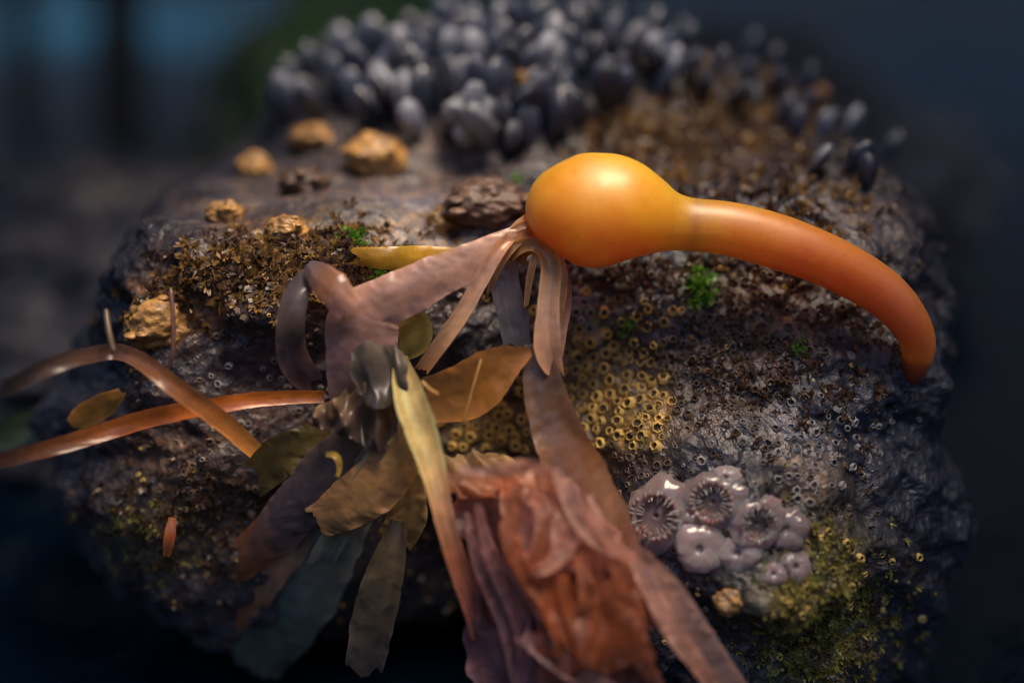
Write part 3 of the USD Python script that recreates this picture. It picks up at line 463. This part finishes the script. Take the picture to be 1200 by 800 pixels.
# ------------------------------------------------------------------ unseen trees added to darken the edges round a lit gap
shore_tree('leaning tree added out of view left of the boulder to shade it', (-2.0, 0.5, 0.0), (-1.35, 0.35, 2.1), [((-0.85, 0.2, 1.85), (0.70, 1.1, 0.3), 3600), ((-1.05, -0.9, 1.95), (0.75, 0.8, 0.3), 2400), ((-0.95, 1.3, 1.9), (0.8, 0.7, 0.3), 2200), ((-2.2, 3.2, 2.0), (1.3, 1.0, 0.4), 3500)], 1)
shore_tree('leaning tree added out of view right of the boulder to shade it', (2.1, 0.6, 0.0), (1.5, 0.45, 2.1), [((1.38, 0.2, 1.85), (0.70, 1.1, 0.3), 3600), ((1.3, -0.8, 1.95), (0.75, 0.8, 0.3), 2000), ((1.25, 1.2, 1.9), (0.8, 0.7, 0.3), 2400)], 2)
shore_tree('tree added out of view beyond the boulder, its low boughs shading behind it', (2.9, 3.2, 0.0), (1.5, 2.3, 2.2), [((0.55, 1.5, 1.95), (1.0, 0.7, 0.3), 3600), ((1.5, 1.8, 2.1), (0.8, 0.8, 0.4), 1200), ((-1.5, 2.0, 2.1), (0.7, 0.8, 0.4), 2600), ((0.2, 3.0, 2.2), (2.2, 0.9, 0.6), 3500)], 3)

for px_, t_, r_, lab in ((118, 4.2, 0.085, 'dark bare trunk standing in the water at the upper left, the thicker one'), (8, 5.0, 0.06, 'dark bare trunk at the far upper left edge, the thinner one')):
    p_ = at_depth(np.array(px_), np.array(60.0), t_); p_[2] = -0.3; P = p_ + np.linspace(0, 3.2, 14)[:, None] * np.array([0.05, 0.02, 1.0]) + np.outer(np.sin(np.linspace(0, 5, 14)), [0.03, 0, 0])
    t = thing('bare_trunk', lab, 'tree trunk', loc=p_); obj('trunk', tube(P - p_, np.linspace(r_, r_ * 0.6, 14), 14, 0.2, 6), bark_dark, t)
    for q_ in (6, 9): obj('branch_stub', tube(np.linspace(0, 1, 6)[:, None] * np.array([0.3 - 0.06 * q_, -0.1, 0.14]) + P[q_] - p_, np.linspace(r_ * 0.35, 0.012, 6), 8, 0.1, 2), bark_dark, t)
# ------------------------------------------------------------------ loose straps on the left
ribbon([(380, 464, 0.05, 14), (330, 466, 0.055, 17), (270, 472, 0.06, 19), (205, 483, 0.06, 21), (140, 500, 0.05, 22), (60, 524, 0.04, 20), (-20, 545, 0.02, 16)],
       [(0, (0.62, 0.18, 0.03)), (0.5, (0.58, 0.16, 0.03)), (0.75, (0.26, 0.09, 0.03)), (1, (0.08, 0.04, 0.03))], 'kelp_strap', None, curl=0.12, ruffle=0.03, seed=41, miss=1.32, n=80)  # tint darkens to the left, dimming light put into the colour
tag(stage.GetPrimAtPath('/World/kelp_strap'), 'orange kelp strap lying nearly level across the left of the boulder', 'kelp strap')
ribbon([(300, 528, 0.055, 20), (268, 500, 0.07, 23), (225, 468, 0.08, 23), (180, 434, 0.08, 21), (132, 412, 0.07, 19), (74, 424, 0.05, 20), (-20, 470, 0.03, 20)],
       [(0, (0.56, 0.22, 0.045)), (0.3, (0.36, 0.14, 0.05)), (0.6, (0.2, 0.1, 0.07)), (1, (0.05, 0.04, 0.035))], 'kelp_strap', None, curl=0.15, ruffle=0.03, seed=42, miss=1.32, n=80)  # left end tinted dark to stand for the dimmer light there
tag(stage.GetPrimAtPath('/World/kelp_strap_001'), 'brown strap arching over the level orange one, its cut end orange', 'kelp strap')
dl = float(closest_depth(np.array([198.0]), np.array([400.0]), 1.32)[0])
straw([(200, 338, dl - 0.06), (203, 400, dl - 0.07), (199, 428, dl - 0.065), (190, 446, dl - 0.055)], 6, (0.24, 0.12, 0.10), 'thin_stalk', 'thin upright stalk in front of the ochre stone at the left ledge', lift=0.0)
straw([(124, 362, 1.30), (128, 390, 1.29), (134, 414, 1.285)], 8, (0.20, 0.13, 0.09), 'thin_stalk', 'short upright stalk where the brown strap bends', lift=0.0)
tag(ribbon([(82, 496, 0.04, 10), (104, 484, 0.05, 30), (128, 470, 0.05, 26), (146, 456, 0.04, 8)], [(0, (0.34, 0.16, 0.04)), (1, (0.44, 0.21, 0.05))], 'leaf_scrap', None, seed=43, miss=1.32), 'orange brown leaf between the two crossing straps', 'leaf')
tag(ribbon([(-25, 518, 1.42, 30), (30, 500, 1.42, 36), (80, 484, 1.43, 24), (104, 476, 1.43, 10)], [(0, (0.035, 0.07, 0.04)), (1, (0.08, 0.09, 0.04))], 'leaf_scrap', None, seed=44, absolute=True), 'dull green blade reaching in at the left edge', 'leaf')
tag(ribbon([(202, 606, 0.02, 8), (199, 628, 0.03, 13), (195, 652, 0.03, 7)], [(0, (0.42, 0.13, 0.05)), (1, (0.46, 0.13, 0.04))], 'leaf_scrap', None, seed=45, miss=1.4, n=24, m=9), 'small orange scrap hanging alone at the lower left', 'leaf')

# ------------------------------------------------------------------ stones on the shelf
def stone(px, py, rpx, m, label, seed, flat=0.8, sink=0.35, name='ochre_stone', cat='stone'):
    p = at(np.array([px]), np.array([py + rpx * 0.5]))[0]
    if np.isnan(p[0]): return
    r = rpx * PX * np.dot(p - CAM, FWD)
    t = thing(name, label, cat, loc=p + np.array([0, 0.25 * r, r * (1 - sink) * 0.30]))
    v, f = lump((r, r * 0.9, r * flat), seed, 4, 0.40, 1.4, 0.09)
    obj('stone', (v, f), m, t)
    kk = trimesh.creation.icosphere(subdivisions=2)
    for k in range(3):                                             # a few crusts and limpets sitting on the stone
        d = unit(np.array([random.uniform(-0.8, 0.8), random.uniform(-1, -0.1), random.uniform(0.1, 0.9)]))
        j = np.argmax(v @ d); obj('crust', (kk.vertices * r * np.array([0.2, 0.2, 0.09]) * random.uniform(0.7, 1.2) + v[j] * 0.97, kk.faces), m, t)
stone(264, 246, 22, ochre, 'bright ochre stone at the far left of the shelf', 71)
stone(336, 264, 25, ochre, 'smooth ochre wedge-shaped stone near the shelf edge', 72, 0.75)
stone(300, 196, 21, ochre, 'ochre stone with a glinting tip behind the two at the left', 73, 1.0)
stone(366, 154, 27, ochre, 'flat orange brown stone just under the left mussels', 74, 0.6)
stone(440, 178, 33, ochre, 'big two-toned lumpy stone in the middle of the shelf', 75, 0.85)
stone(356, 208, 30, brown, 'dark brown stone between the ochre stones', 76, 0.75, name='brown_stone')
stone(182, 368, 42, ochre, 'dull ochre stone at the left end of the front ledge', 77, 0.75)
stone(572, 226, 48, brown, 'dark rough brownish stone left of the orange float', 78, 0.62, name='brown_stone')
stone(614, 240, 17, ochre, 'small yellowish stone touching the orange float', 79, 1.0)
stone(515, 258, 17, ochre, 'tiny orange stone behind the mauve blade', 80, 0.8)
stone(612, 92, 17, ochre, 'small orange stone wedged among the mussels', 81, 1.1)
stone(683, 94, 9, ochre, 'tiny round orange pebble among the mussels', 82, 1.0)
stone(855, 700, 19, ochre, 'small brown stone right of the pale pinkish frond', 83, 0.8)

# ------------------------------------------------------------------ mussels
def valve(side, seed, L=1.0):
    n, m = 16, 9; s = np.linspace(0, 1, n); v = np.linspace(0, 1, m); out = []
    hw = 0.30 * (np.sin(np.pi * np.clip(s, 0, 1) ** 1.15) ** 0.62) * (0.55 + 0.52 * s)                     # blunt at the top, beaked at the bottom
    hw[0] = hw[-1] = 0.0
    cx = 0.05 * np.sin(s * 2.4)
    pts = []
    for k in range(n):
        for q_ in range(m):
            a = math.pi * q_ / (m - 1)
            pts.append((cx[k] + hw[k] * math.cos(a), side * (0.012 + hw[k] * 0.62 * math.sin(a) ** 0.9), s[k]))
    i = np.arange(n * m).reshape(n, m); qd = np.stack([i[:-1, :-1], i[1:, :-1], i[1:, 1:], i[:-1, 1:]], -1).reshape(-1, 4)
    f = np.vstack([qd[:, [0, 1, 2]], qd[:, [0, 2, 3]], ])
    back = np.stack([i[:-1, 0], i[1:, 0], i[1:, -1], i[:-1, -1]], -1); f = np.vstack([f, back[:, [0, 2, 1]], back[:, [0, 3, 2]]])
    return (np.array(pts) * L, f if side > 0 else f[:, ::-1])
protos = {}
MUS = 'mussels packed over the hump of the boulder'
def mussel(px, py, len_m, kind, label, group, up=None, spin=None, p=None, sink=0.15):
    p = at(np.array([px]), np.array([py]))[0] if p is None else p
    if np.isnan(p[0]): return
    nrm = rock_normal(p[None])[0]
    ax = unit(nrm * 0.55 + np.array([0, -0.05, 0.85]) + rng.normal(0, 0.34, 3)) if up is None else unit(up)
    M = frame(p - ax * len_m * sink, ax, rng.uniform(0, 6.3) if spin is None else spin, len_m)
    if kind not in protos:
        mm = {'dark': mussel_dark, 'pale': mussel_pale, 'brown': mussel_brown}[kind]
        t = protos[kind] = thing('mussel', label, 'mussel', group, M=M)
        for sd in (1, -1): obj('valve', valve(sd, 0), mm, t)
        return t
    return copy_thing(protos[kind], 'mussel', label, 'mussel', group, M)
def in_poly(x, y, poly):
    c = False; j = len(poly) - 1
    for i in range(len(poly)):
        if (poly[i][1] > y) != (poly[j][1] > y) and x < (poly[j][0] - poly[i][0]) * (y - poly[i][1]) / (poly[j][1] - poly[i][1]) + poly[i][0]: c = not c
        j = i
    return c
def poisson(poly, r, tries, have=()):
    xs, ys = zip(*poly); pts = list(have); new = []
    for _ in range(tries):
        x, y = rng.uniform(min(xs), max(xs)), rng.uniform(min(ys), max(ys))
        rr = r(x, y) if callable(r) else r
        if in_poly(x, y, poly) and all((x - a) ** 2 + (y - b) ** 2 > rr * rr for a, b in pts): pts.append((x, y)); new.append((x, y))
    return new
fixed = [(548, 172, 0.05, 'pale', 'pale grey mussel at the lower edge of the bed, left of the brightest one', (-0.25, -0.5, 0.7), 0.6),
         (598, 176, 0.058, 'pale', 'brightest whitish mussel at the lower edge of the bed', (0.1, -0.6, 0.7), 1.4),
         (574, 148, 0.05, 'pale', 'upright pale-ridged mussel just above the two brightest', (0, -0.4, 0.9), 0.2),
         (622, 112, 0.05, 'pale', 'greyish mussel under the small orange stone', (0.1, -0.5, 0.8), 1.0),
         (660, 108, 0.05, 'pale', 'grey mussel left of the tiny orange pebble', (-0.5, -0.4, 0.7), 0.4),
         (372, 118, 0.06, 'pale', 'large pale mussel at the far left end of the bed', (-0.5, -0.5, 0.5), 1.2),
         (952, 200, 0.05, 'pale', 'large bluish mussel alone on the right shoulder', (0.3, -0.5, 0.7), 0.8)]
for (x, y, l, k, lab, up, spn) in fixed: mussel(x, y, l, k, lab, None, up, spn)
bed = [(320, 140), (350, 100), (400, 62), (470, 34), (545, 14), (620, 8), (700, 10), (760, 22), (800, 60), (775, 110), (720, 128), (690, 150), (640, 165), (620, 190), (560, 176), (500, 160), (440, 140), (400, 122), (370, 140)]
have = [(f[0], f[1]) for f in fixed]
for (x, y) in poisson(bed, lambda x, y: 13 + 6 * (y / 170), 6000, have):
    zone = ('at the left end of the dense bed' if x < 440 else 'along the crest of the dense bed' if y < 50 else ('in the middle of the dense bed' if x > 560 else 'left of the middle of the dense bed') if y < 115 else ('along the lower edge of the dense bed, behind the lumpy two-toned stone' if x < 520 else 'along the lower edge of the dense bed near the pale mussels')) if x < 660 else 'at the right end of the crest, well above the float' if y < 55 else 'at the right end of the bed, just above the float' if y > 105 else 'in the right half of the bed, over the float'
    kd = 'pale' if rng.random() < (0.30 if y > 110 else 0.14) else 'brown' if rng.random() < 0.012 else 'dark'
    mussel(x, y, rng.uniform(0.050, 0.070) * (0.95 + 0.25 * y / 170), kd, {'dark': 'blue-black', 'pale': 'pale grey', 'brown': 'brown'}[kd] + ' mussel ' + zone, {'dark': 'blue-black', 'pale': 'pale grey', 'brown': 'brown'}[kd] + ' mussels ' + zone)
bed2 = [(770, 30), (880, 62), (960, 120), (975, 160), (900, 150), (830, 120), (780, 110)]
for (x, y) in poisson(bed2, 24, 1500):
    mussel(x, y, rng.uniform(0.042, 0.058), 'dark' if rng.random() < 0.94 else 'brown', 'small dark mussel ' + ('high on' if x < 850 else 'low on') + ' the right slope of the hump', 'small mussels ' + ('high on' if x < 850 else 'low on') + ' the right slope of the hump')
bed3 = [(930, 165), (990, 150), (1060, 165), (1110, 190), (1090, 225), (1000, 220), (940, 215)]
for (x, y) in poisson(bed3, 28, 900, have):
    mussel(x, y, rng.uniform(0.042, 0.06), 'dark' if rng.random() < 0.75 else 'pale', 'blurred bluish mussel on the right shoulder of the boulder', 'mussels on the right shoulder of the boulder')

# ------------------------------------------------------------------ barnacles
def barnacle_shell(seed):
    r = np.random.default_rng(seed); n = 14; an = np.linspace(0, 2 * math.pi, n, endpoint=False)
    prof = [(1.0, -0.25), (0.98, 0.05), (0.80, 0.50), (0.66, 0.72), (0.56, 0.68), (0.48, 0.25)]
    rib = 1 + 0.10 * np.cos(an * 6 + seed) + r.normal(0, 0.05, n); v = []
    for (ra, z) in prof: v.append(np.stack([np.cos(an) * ra * rib, np.sin(an) * ra * rib * 0.9, np.full(n, z) * (1 + r.normal(0, 0.06, n))], -1))
    v = np.vstack(v); i = np.arange(len(prof) * n).reshape(len(prof), n); j = np.roll(i, -1, 1)
    qd = np.stack([i[:-1], j[:-1], j[1:], i[1:]], -1).reshape(-1, 4)
    return v, np.vstack([qd[:, [0, 1, 2]], qd[:, [0, 2, 3]]])
def barnacle_lid():
    n = 8; an = np.linspace(0, 2 * math.pi, n, endpoint=False)
    v = np.vstack([np.stack([np.cos(an) * 0.52, np.sin(an) * 0.47, np.full(n, 0.26)], -1), [[0, 0, 0.40]], [[0, 0, 0.1]]])
    f = [[k, (k + 1) % n, n] for k in range(n)] + [[(k + 1) % n, k, n + 1] for k in range(n)]
    return v, np.array(f)
clusters = [  # px, py, spread, count, kind, min radius px, max radius px
    (705, 425, 42, 260, 'ochre', 4, 9, 'right of the hanging brown blade'), (742, 486, 24, 110, 'ochre', 6, 9.5, 'in the brightest ochre patch right of the brown blade'), (690, 480, 30, 130, 'ochre', 5.5, 8.5, 'beside the right edge of the brown blade'), (680, 380, 20, 40, 'pale', 5, 8, 'in the pale patch below the float'), (574, 500, 26, 90, 'ochre', 6, 8.5, 'between the orange leaf and the red seaweed'), (800, 415, 60, 160, 'tan', 4, 7, 'on the middle of the dark front'),
    (880, 365, 42, 110, 'tan', 4.5, 8, 'on the tan knob below the stipe'), (780, 350, 60, 110, 'tan', 3.5, 6.5, 'just below the green tuft under the stipe'), (730, 560, 30, 60, 'tan', 4, 7, 'above the open anemone'), (935, 520, 40, 80, 'pale', 4, 7, 'on the bluish ledge at the right'), (850, 450, 50, 70, 'tan', 4, 7, 'on the dark front below the tan knob'), (960, 690, 40, 50, 'ochre', 4, 7, 'in the yellow green weed at the lower right'),
    (310, 320, 50, 90, 'tan', 4, 7, 'on the left front ledge'), (400, 318, 26, 40, 'ochre', 4, 7, 'beside the dark left blade'), (240, 560, 60, 80, 'tan', 3.5, 6, 'on the dim lower left'), (330, 480, 40, 60, 'pale', 3.5, 6, 'around the end of the cut brown strap'), (820, 200, 70, 90, 'tan', 3.5, 6.5, 'on the slope right of the float'), (900, 590, 60, 50, 'tan', 3.5, 6, 'right of the anemones'), (500, 230, 60, 50, 'pale', 3, 5, 'on the flat shelf')]
cand = []
for (cx_, cy_, sd, cnt, kind, r0, r1, where) in clusters:
    for x, y in np.column_stack([rng.normal(cx_, sd, cnt), rng.normal(cy_, sd * 0.85, cnt)]): cand.append((x, y, rng.uniform(r0, r1), kind, where))
keep = []
for c in sorted(cand, key=lambda c: -c[2]):
    if all((c[0] - k[0]) ** 2 + (c[1] - k[1]) ** 2 > (0.66 * (c[2] + k[2])) ** 2 for k in keep): keep.append(c)
bx_ = np.array([(k[0], k[1]) for k in keep]); Pbn = at(bx_[:, 0], bx_[:, 1]); Nbn = rock_normal(np.nan_to_num(Pbn))
shown = [i for i in range(len(keep)) if not np.isnan(Pbn[i, 0])]
big, rest = shown[:300], shown[300:]
bproto = {}
bmats = {'ochre': barn_yel, 'pale': barn_pale, 'tan': barn_mat}
def bmatrix(i):
    r = keep[i][2] * PX * 1.3; ax = unit(Nbn[i] + rng.normal(0, 0.18, 3)); return frame(Pbn[i] - ax * r * 0.1, ax, rng.uniform(0, 6.3), (r, r, r * rng.uniform(0.7, 1.1)))
for i in big:
    k, where = keep[i][3:5]; lab, grp = f'{k} barnacle {where}', f'{k} barnacles {where}'; key = (k, int(rng.integers(0, 2)))
    if key not in bproto:
        t = bproto[key] = thing('barnacle', lab, 'barnacle', grp, M=bmatrix(i))
        obj('shell', barnacle_shell(len(bproto)), bmats[k], t, smooth=40); obj('lid', barnacle_lid(), barn_dark, t, smooth=False)
    else: copy_thing(bproto[key], 'barnacle', lab, 'barnacle', grp, bmatrix(i))
def quat(M):
    R = M[:3, :3] / np.linalg.norm(M[:3, :3], axis=0); g = Gf.Matrix3d(*R.T.ravel().tolist()); qd = g.ExtractRotation().GetQuat(); im = qd.GetImaginary()
    return Gf.Quath(float(qd.GetReal()), float(im[0]), float(im[1]), float(im[2]))
def scatter(name, label, cat, mesh, mats, Ms, which):
    pi = UsdGeom.PointInstancer.Define(stage, numbered('/World', name)); base = str(pi.GetPath())
    for k, m in enumerate(mats): usdkit.mesh(stage, f'{base}/piece_{k:03d}' if k else f'{base}/piece', mesh[k % len(mesh)], m, smooth=40); pi.GetPrototypesRel().AddTarget(f'{base}/piece_{k:03d}' if k else f'{base}/piece')
    pi.CreatePositionsAttr(Vt.Vec3fArray([Gf.Vec3f(*map(float, M[:3, 3])) for M in Ms])); pi.CreateOrientationsAttr(Vt.QuathArray([quat(M) for M in Ms]))
    pi.CreateScalesAttr(Vt.Vec3fArray([Gf.Vec3f(*[float(np.linalg.norm(M[:3, k])) for k in range(3)]) for M in Ms])); pi.CreateProtoIndicesAttr(Vt.IntArray([int(w) for w in which]))
    return tag(pi.GetPrim(), label, cat, kind='stuff')
small = []
for _ in range(1):
    xs, ys = rng.uniform(150, 1080, 2200), rng.uniform(300, 760, 2200)
    dens = 0.25 + fb(np.stack([xs / 70, ys / 70, 0 * xs], -1), 3, 77); ok = dens > rng.uniform(0.55, 1.1, 2200); small += list(zip(xs[ok], ys[ok]))
sx = np.array(small); Ps = at(sx[:, 0], sx[:, 1]); Ns = rock_normal(np.nan_to_num(Ps)); Ms, wh = [], []
for i in rest: Ms.append(bmatrix(i)); wh.append({'ochre': 0, 'pale': 1, 'tan': 2}[keep[i][3]])
for i in range(len(sx)):
    if np.isnan(Ps[i, 0]): continue
    r = rng.uniform(2.0, 4.2) * PX * 1.3; Ms.append(frame(Ps[i] - Ns[i] * r * 0.1, Ns[i] + rng.normal(0, 0.15, 3), rng.uniform(0, 6.3), r)); wh.append(rng.choice([0, 1, 2, 2, 2, 2, 2, 2]))
scatter('barnacle_crust', 'crust of small barnacles spread over the front of the boulder', 'barnacles', [barnacle_shell(5), barnacle_shell(6), barnacle_shell(7)], [barn_yel, barn_pale, barn_mat], Ms, wh)

# ------------------------------------------------------------------ sea anemones
def anemone(px, py, rpx, label, open_=0.0, seed=0):
    p = at(np.array([px]), np.array([py]))[0]
    if np.isnan(p[0]): return
    r = rpx * PX * np.dot(p - CAM, FWD); ax = unit(rock_normal(p[None])[0] * 0.7 + unit(CAM - p) * 0.8); M = frame(p - ax * r * 0.25, ax, seed, r)
    t = thing('sea_anemone', label, 'anemone', M=M); n = 40; an = np.linspace(0, 2 * math.pi, n, endpoint=False)
    prof = [(0.95, -0.4), (1.0, 0.0), (0.98, 0.22), (0.88, 0.42), (0.70, 0.56), (0.52 + 0.1 * open_, 0.60), (0.42 + 0.12 * open_, 0.52), (0.36 + 0.1 * open_, 0.34)]
    if open_ < 0.25: prof = prof[:4] + [(0.66, 0.58), (0.42, 0.66), (0.22, 0.64), (0.12, 0.50)]
    v = np.vstack([np.stack([np.cos(an) * a, np.sin(an) * a, np.full(n, z)], -1) for a, z in prof]); v = v * np.array([1 + 0.12 * math.sin(seed * 2.1), 1 - 0.12 * math.sin(seed * 2.1), 1]) * (1 + 0.5 * (fb(v * 1.6 + seed * 3, 2, seed) - 0.5) + 0.22 * (fb(v * 7 + seed, 3, seed) - 0.5))[:, None]
    i = np.arange(len(prof) * n).reshape(len(prof), n); j = np.roll(i, -1, 1); qd = np.stack([i[:-1], j[:-1], j[1:], i[1:]], -1).reshape(-1, 4)
    obj('column', (v, np.vstack([qd[:, [0, 1, 2]], qd[:, [0, 2, 3]]])), anem_mat, t)
    q_ = np.array([(0.16, 0.52), (0.12, 0.50), (0.08, 0.48), (0.04, 0.47), (0.01, 0.46)] if open_ < 0.25 else [(0.50 + 0.1 * open_, 0.40), (0.3, 0.36), (0.14, 0.42), (0.07, 0.40), (0.02, 0.30)])
    v = np.vstack([np.stack([np.cos(an) * a, np.sin(an) * a, np.full(n, z)], -1) for a, z in q_]); i = np.arange(len(q_) * n).reshape(len(q_), n); j = np.roll(i, -1, 1)
    qd = np.stack([i[:-1], j[:-1], j[1:], i[1:]], -1).reshape(-1, 4); obj('mouth_disc', (v, np.vstack([qd[:, [0, 1, 2]], qd[:, [0, 2, 3]]])), anem_disc, t)
    for k in range(0 if open_ < 0.25 else 22 if rpx > 24 else 14):                         # short tentacles folded in round the rim
        a = 2 * math.pi * k / (22 if rpx > 24 else 14) + random.uniform(-0.1, 0.1); o = np.array([math.cos(a), math.sin(a), 0]); ro = 0.50 + 0.1 * open_
        P = np.array([o * ro + [0, 0, 0.56], o * (ro + 0.05) + [0, 0, 0.66], o * (ro - 0.06 + random.uniform(-0.04, 0.08)) + [0, 0, 0.74]])
        obj('tentacle', tube(P, np.array([0.055, 0.05, 0.022]), 7), anem_mat, t)
        P2 = np.array([o * (ro - 0.06) + [0, 0, 0.38], o * (ro - 0.12) + [0, 0, 0.52], o * (ro - 0.26 + random.uniform(-0.05, 0.08)) + [0, 0, 0.56]])
        obj('tentacle', tube(P2, np.array([0.045, 0.042, 0.016]), 7), anem_mat, t)
anemone(770, 604, 43, 'open sea anemone with a dark centre, beside the brown blade', 1.0, 1)
anemone(836, 588, 42, 'pale round closed sea anemone, topmost of the clump', 0.3, 2)
anemone(820, 642, 31, 'closed pale sea anemone lowest in the clump, below the open one', 0.0, 3)
anemone(886, 612, 36, 'greyish sea anemone at the right side of the clump', 0.3, 4)
anemone(864, 648, 26, 'small pale sea anemone between the lowest and the greyish one', 0.0, 5)
anemone(804, 616, 20, 'tiny sea anemone squeezed beside the open one', 0.0, 6)
anemone(922, 620, 26, 'faint flattened sea anemone at the far right of the clump', 0.1, 9)
anemone(850, 560, 18, 'small dim sea anemone above the pale round one', 0.0, 10)
anemone(932, 664, 22, 'faint mauve sea anemone apart from the clump, to its right', 0.2, 7)
anemone(906, 672, 15, 'tiny dim sea anemone left of the faint mauve one', 0.0, 8)

# ------------------------------------------------------------------ algae tufts and turf
def tuft_mesh(seed, n=9, w=0.16, h=1.0):
    r = np.random.default_rng(seed); vs_, fs_ = [], []
    for k in range(n):
        a, tilt, hh = r.uniform(0, 6.28), r.uniform(0.2, 1.1), h * r.uniform(0.5, 1.1); d = np.array([math.cos(a), math.sin(a), 0]); sd = np.array([-d[1], d[0], 0])
        b0 = d * r.uniform(0, 0.25); c = [b0 - [0, 0, 0.15], b0 + d * math.sin(tilt) * hh * 0.5 + [0, 0, math.cos(tilt) * hh * 0.6], b0 + d * math.sin(tilt) * hh * 1.1 + [0, 0, math.cos(tilt) * hh * 0.8]]
        i = len(vs_); ww = w * r.uniform(0.6, 1.4)
        vs_ += [c[0] - sd * ww * 0.4, c[0] + sd * ww * 0.4, c[1] - sd * ww, c[1] + sd * ww, c[2] - sd * ww * 0.5, c[2] + sd * ww * 0.6]; fs_ += [[i, i + 1, i + 3], [i, i + 3, i + 2], [i + 2, i + 3, i + 5], [i + 2, i + 5, i + 4]]
    return np.array(vs_), np.array(fs_)
def turf(name, label, areas, mats, seed):
    r = np.random.default_rng(seed); Ms, wh, pts = [], [], []
    for (cx_, cy_, sx_, sy_, n, size) in areas: pts += [(x, y, size * s) for x, y, s in zip(r.normal(cx_, sx_, n), r.normal(cy_, sy_, n), r.uniform(0.6, 1.4, n))]
    pts = np.array(pts); P = at(pts[:, 0], pts[:, 1]); Nn = rock_normal(np.nan_to_num(P))
    for i in range(len(pts)):
        if np.isnan(P[i, 0]): continue
        Ms.append(frame(P[i], Nn[i] + np.array([0, -0.2, -0.1]) + r.normal(0, 0.3, 3), r.uniform(0, 6.3), pts[i, 2] * PX * 1.3)); wh.append(r.integers(0, len(mats)))
    scatter(name, label, 'algae', [tuft_mesh(seed + k) for k in range(len(mats))], mats, Ms, wh)
turf('brown_turf', 'fuzzy brown turf of short algae on the slope right of the mussels', [(800, 170, 60, 45, 260, 14), (900, 140, 45, 40, 200, 14), (960, 240, 50, 25, 70, 12), (720, 160, 30, 20, 70, 12)], [turf_brown, turf_brown, turf_ochre], 51)
turf('ochre_turf', 'ochre fuzz of short algae along the left front ledge', [(300, 318, 45, 22, 260, 13), (395, 315, 26, 18, 200, 13), (400, 275, 28, 12, 80, 10), (190, 365, 25, 20, 60, 12), (520, 262, 15, 8, 40, 8)], [turf_ochre, turf_brown, turf_ochre], 52)
turf('olive_turf', 'yellow green fuzz of algae at the lower right of the boulder', [(965, 690, 36, 34, 420, 7), (950, 760, 40, 26, 260, 7), (1010, 740, 40, 40, 140, 7), (180, 620, 40, 25, 120, 7)], [turf_olive, turf_olive, turf_brown], 53)
turf('dark_turf', 'dark short weed in the hollows of the front face', [(860, 430, 90, 60, 160, 9), (760, 330, 60, 20, 70, 9), (960, 430, 60, 60, 90, 10), (250, 600, 70, 40, 180, 11)], [turf_brown, turf_brown], 54)
def green(px, py, rpx, n, label, seed):
    r = np.random.default_rng(seed); p = at(np.array([px]), np.array([py + rpx * 0.4]))[0]
    if np.isnan(p[0]): return
    t = thing('green_alga', label, 'algae', loc=p); nn = rock_normal(p[None])[0]; R = rpx * PX * np.dot(p - CAM, FWD)
    vv, ff, o = [], [], 0
    for k in range(n):
        d = unit(nn + r.normal(0, 0.55, 3)); v, f = tuft_mesh(seed * 50 + k, 6, 0.22); off = r.normal(0, 0.42, 3) * R; off -= nn * np.dot(off, nn)
        M = frame(off, d, r.uniform(0, 6.3), R * r.uniform(0.4, 0.7)); vv.append(v @ M[:3, :3].T + M[:3, 3]); ff.append(f + o); o += len(v)
    obj('fronds', (np.vstack(vv), np.vstack(ff)), green_alga, t)
green(412, 272, 22, 26, 'bright green algae tuft on the shelf edge behind the golden strap', 1)
green(456, 322, 24, 30, 'vivid green algae tuft under the golden strap', 2)
green(822, 328, 24, 30, 'green algae tuft under the orange stipe', 3)
green(735, 378, 12, 14, 'tiny green tuft among the ochre barnacles', 4)
green(940, 400, 13, 14, 'small dull green tuft on the dark right face', 5)
green(608, 206, 9, 10, 'tiny green tuft behind the left of the float', 6)
green(500, 292, 10, 10, 'tiny green tuft just above the golden strap', 7)
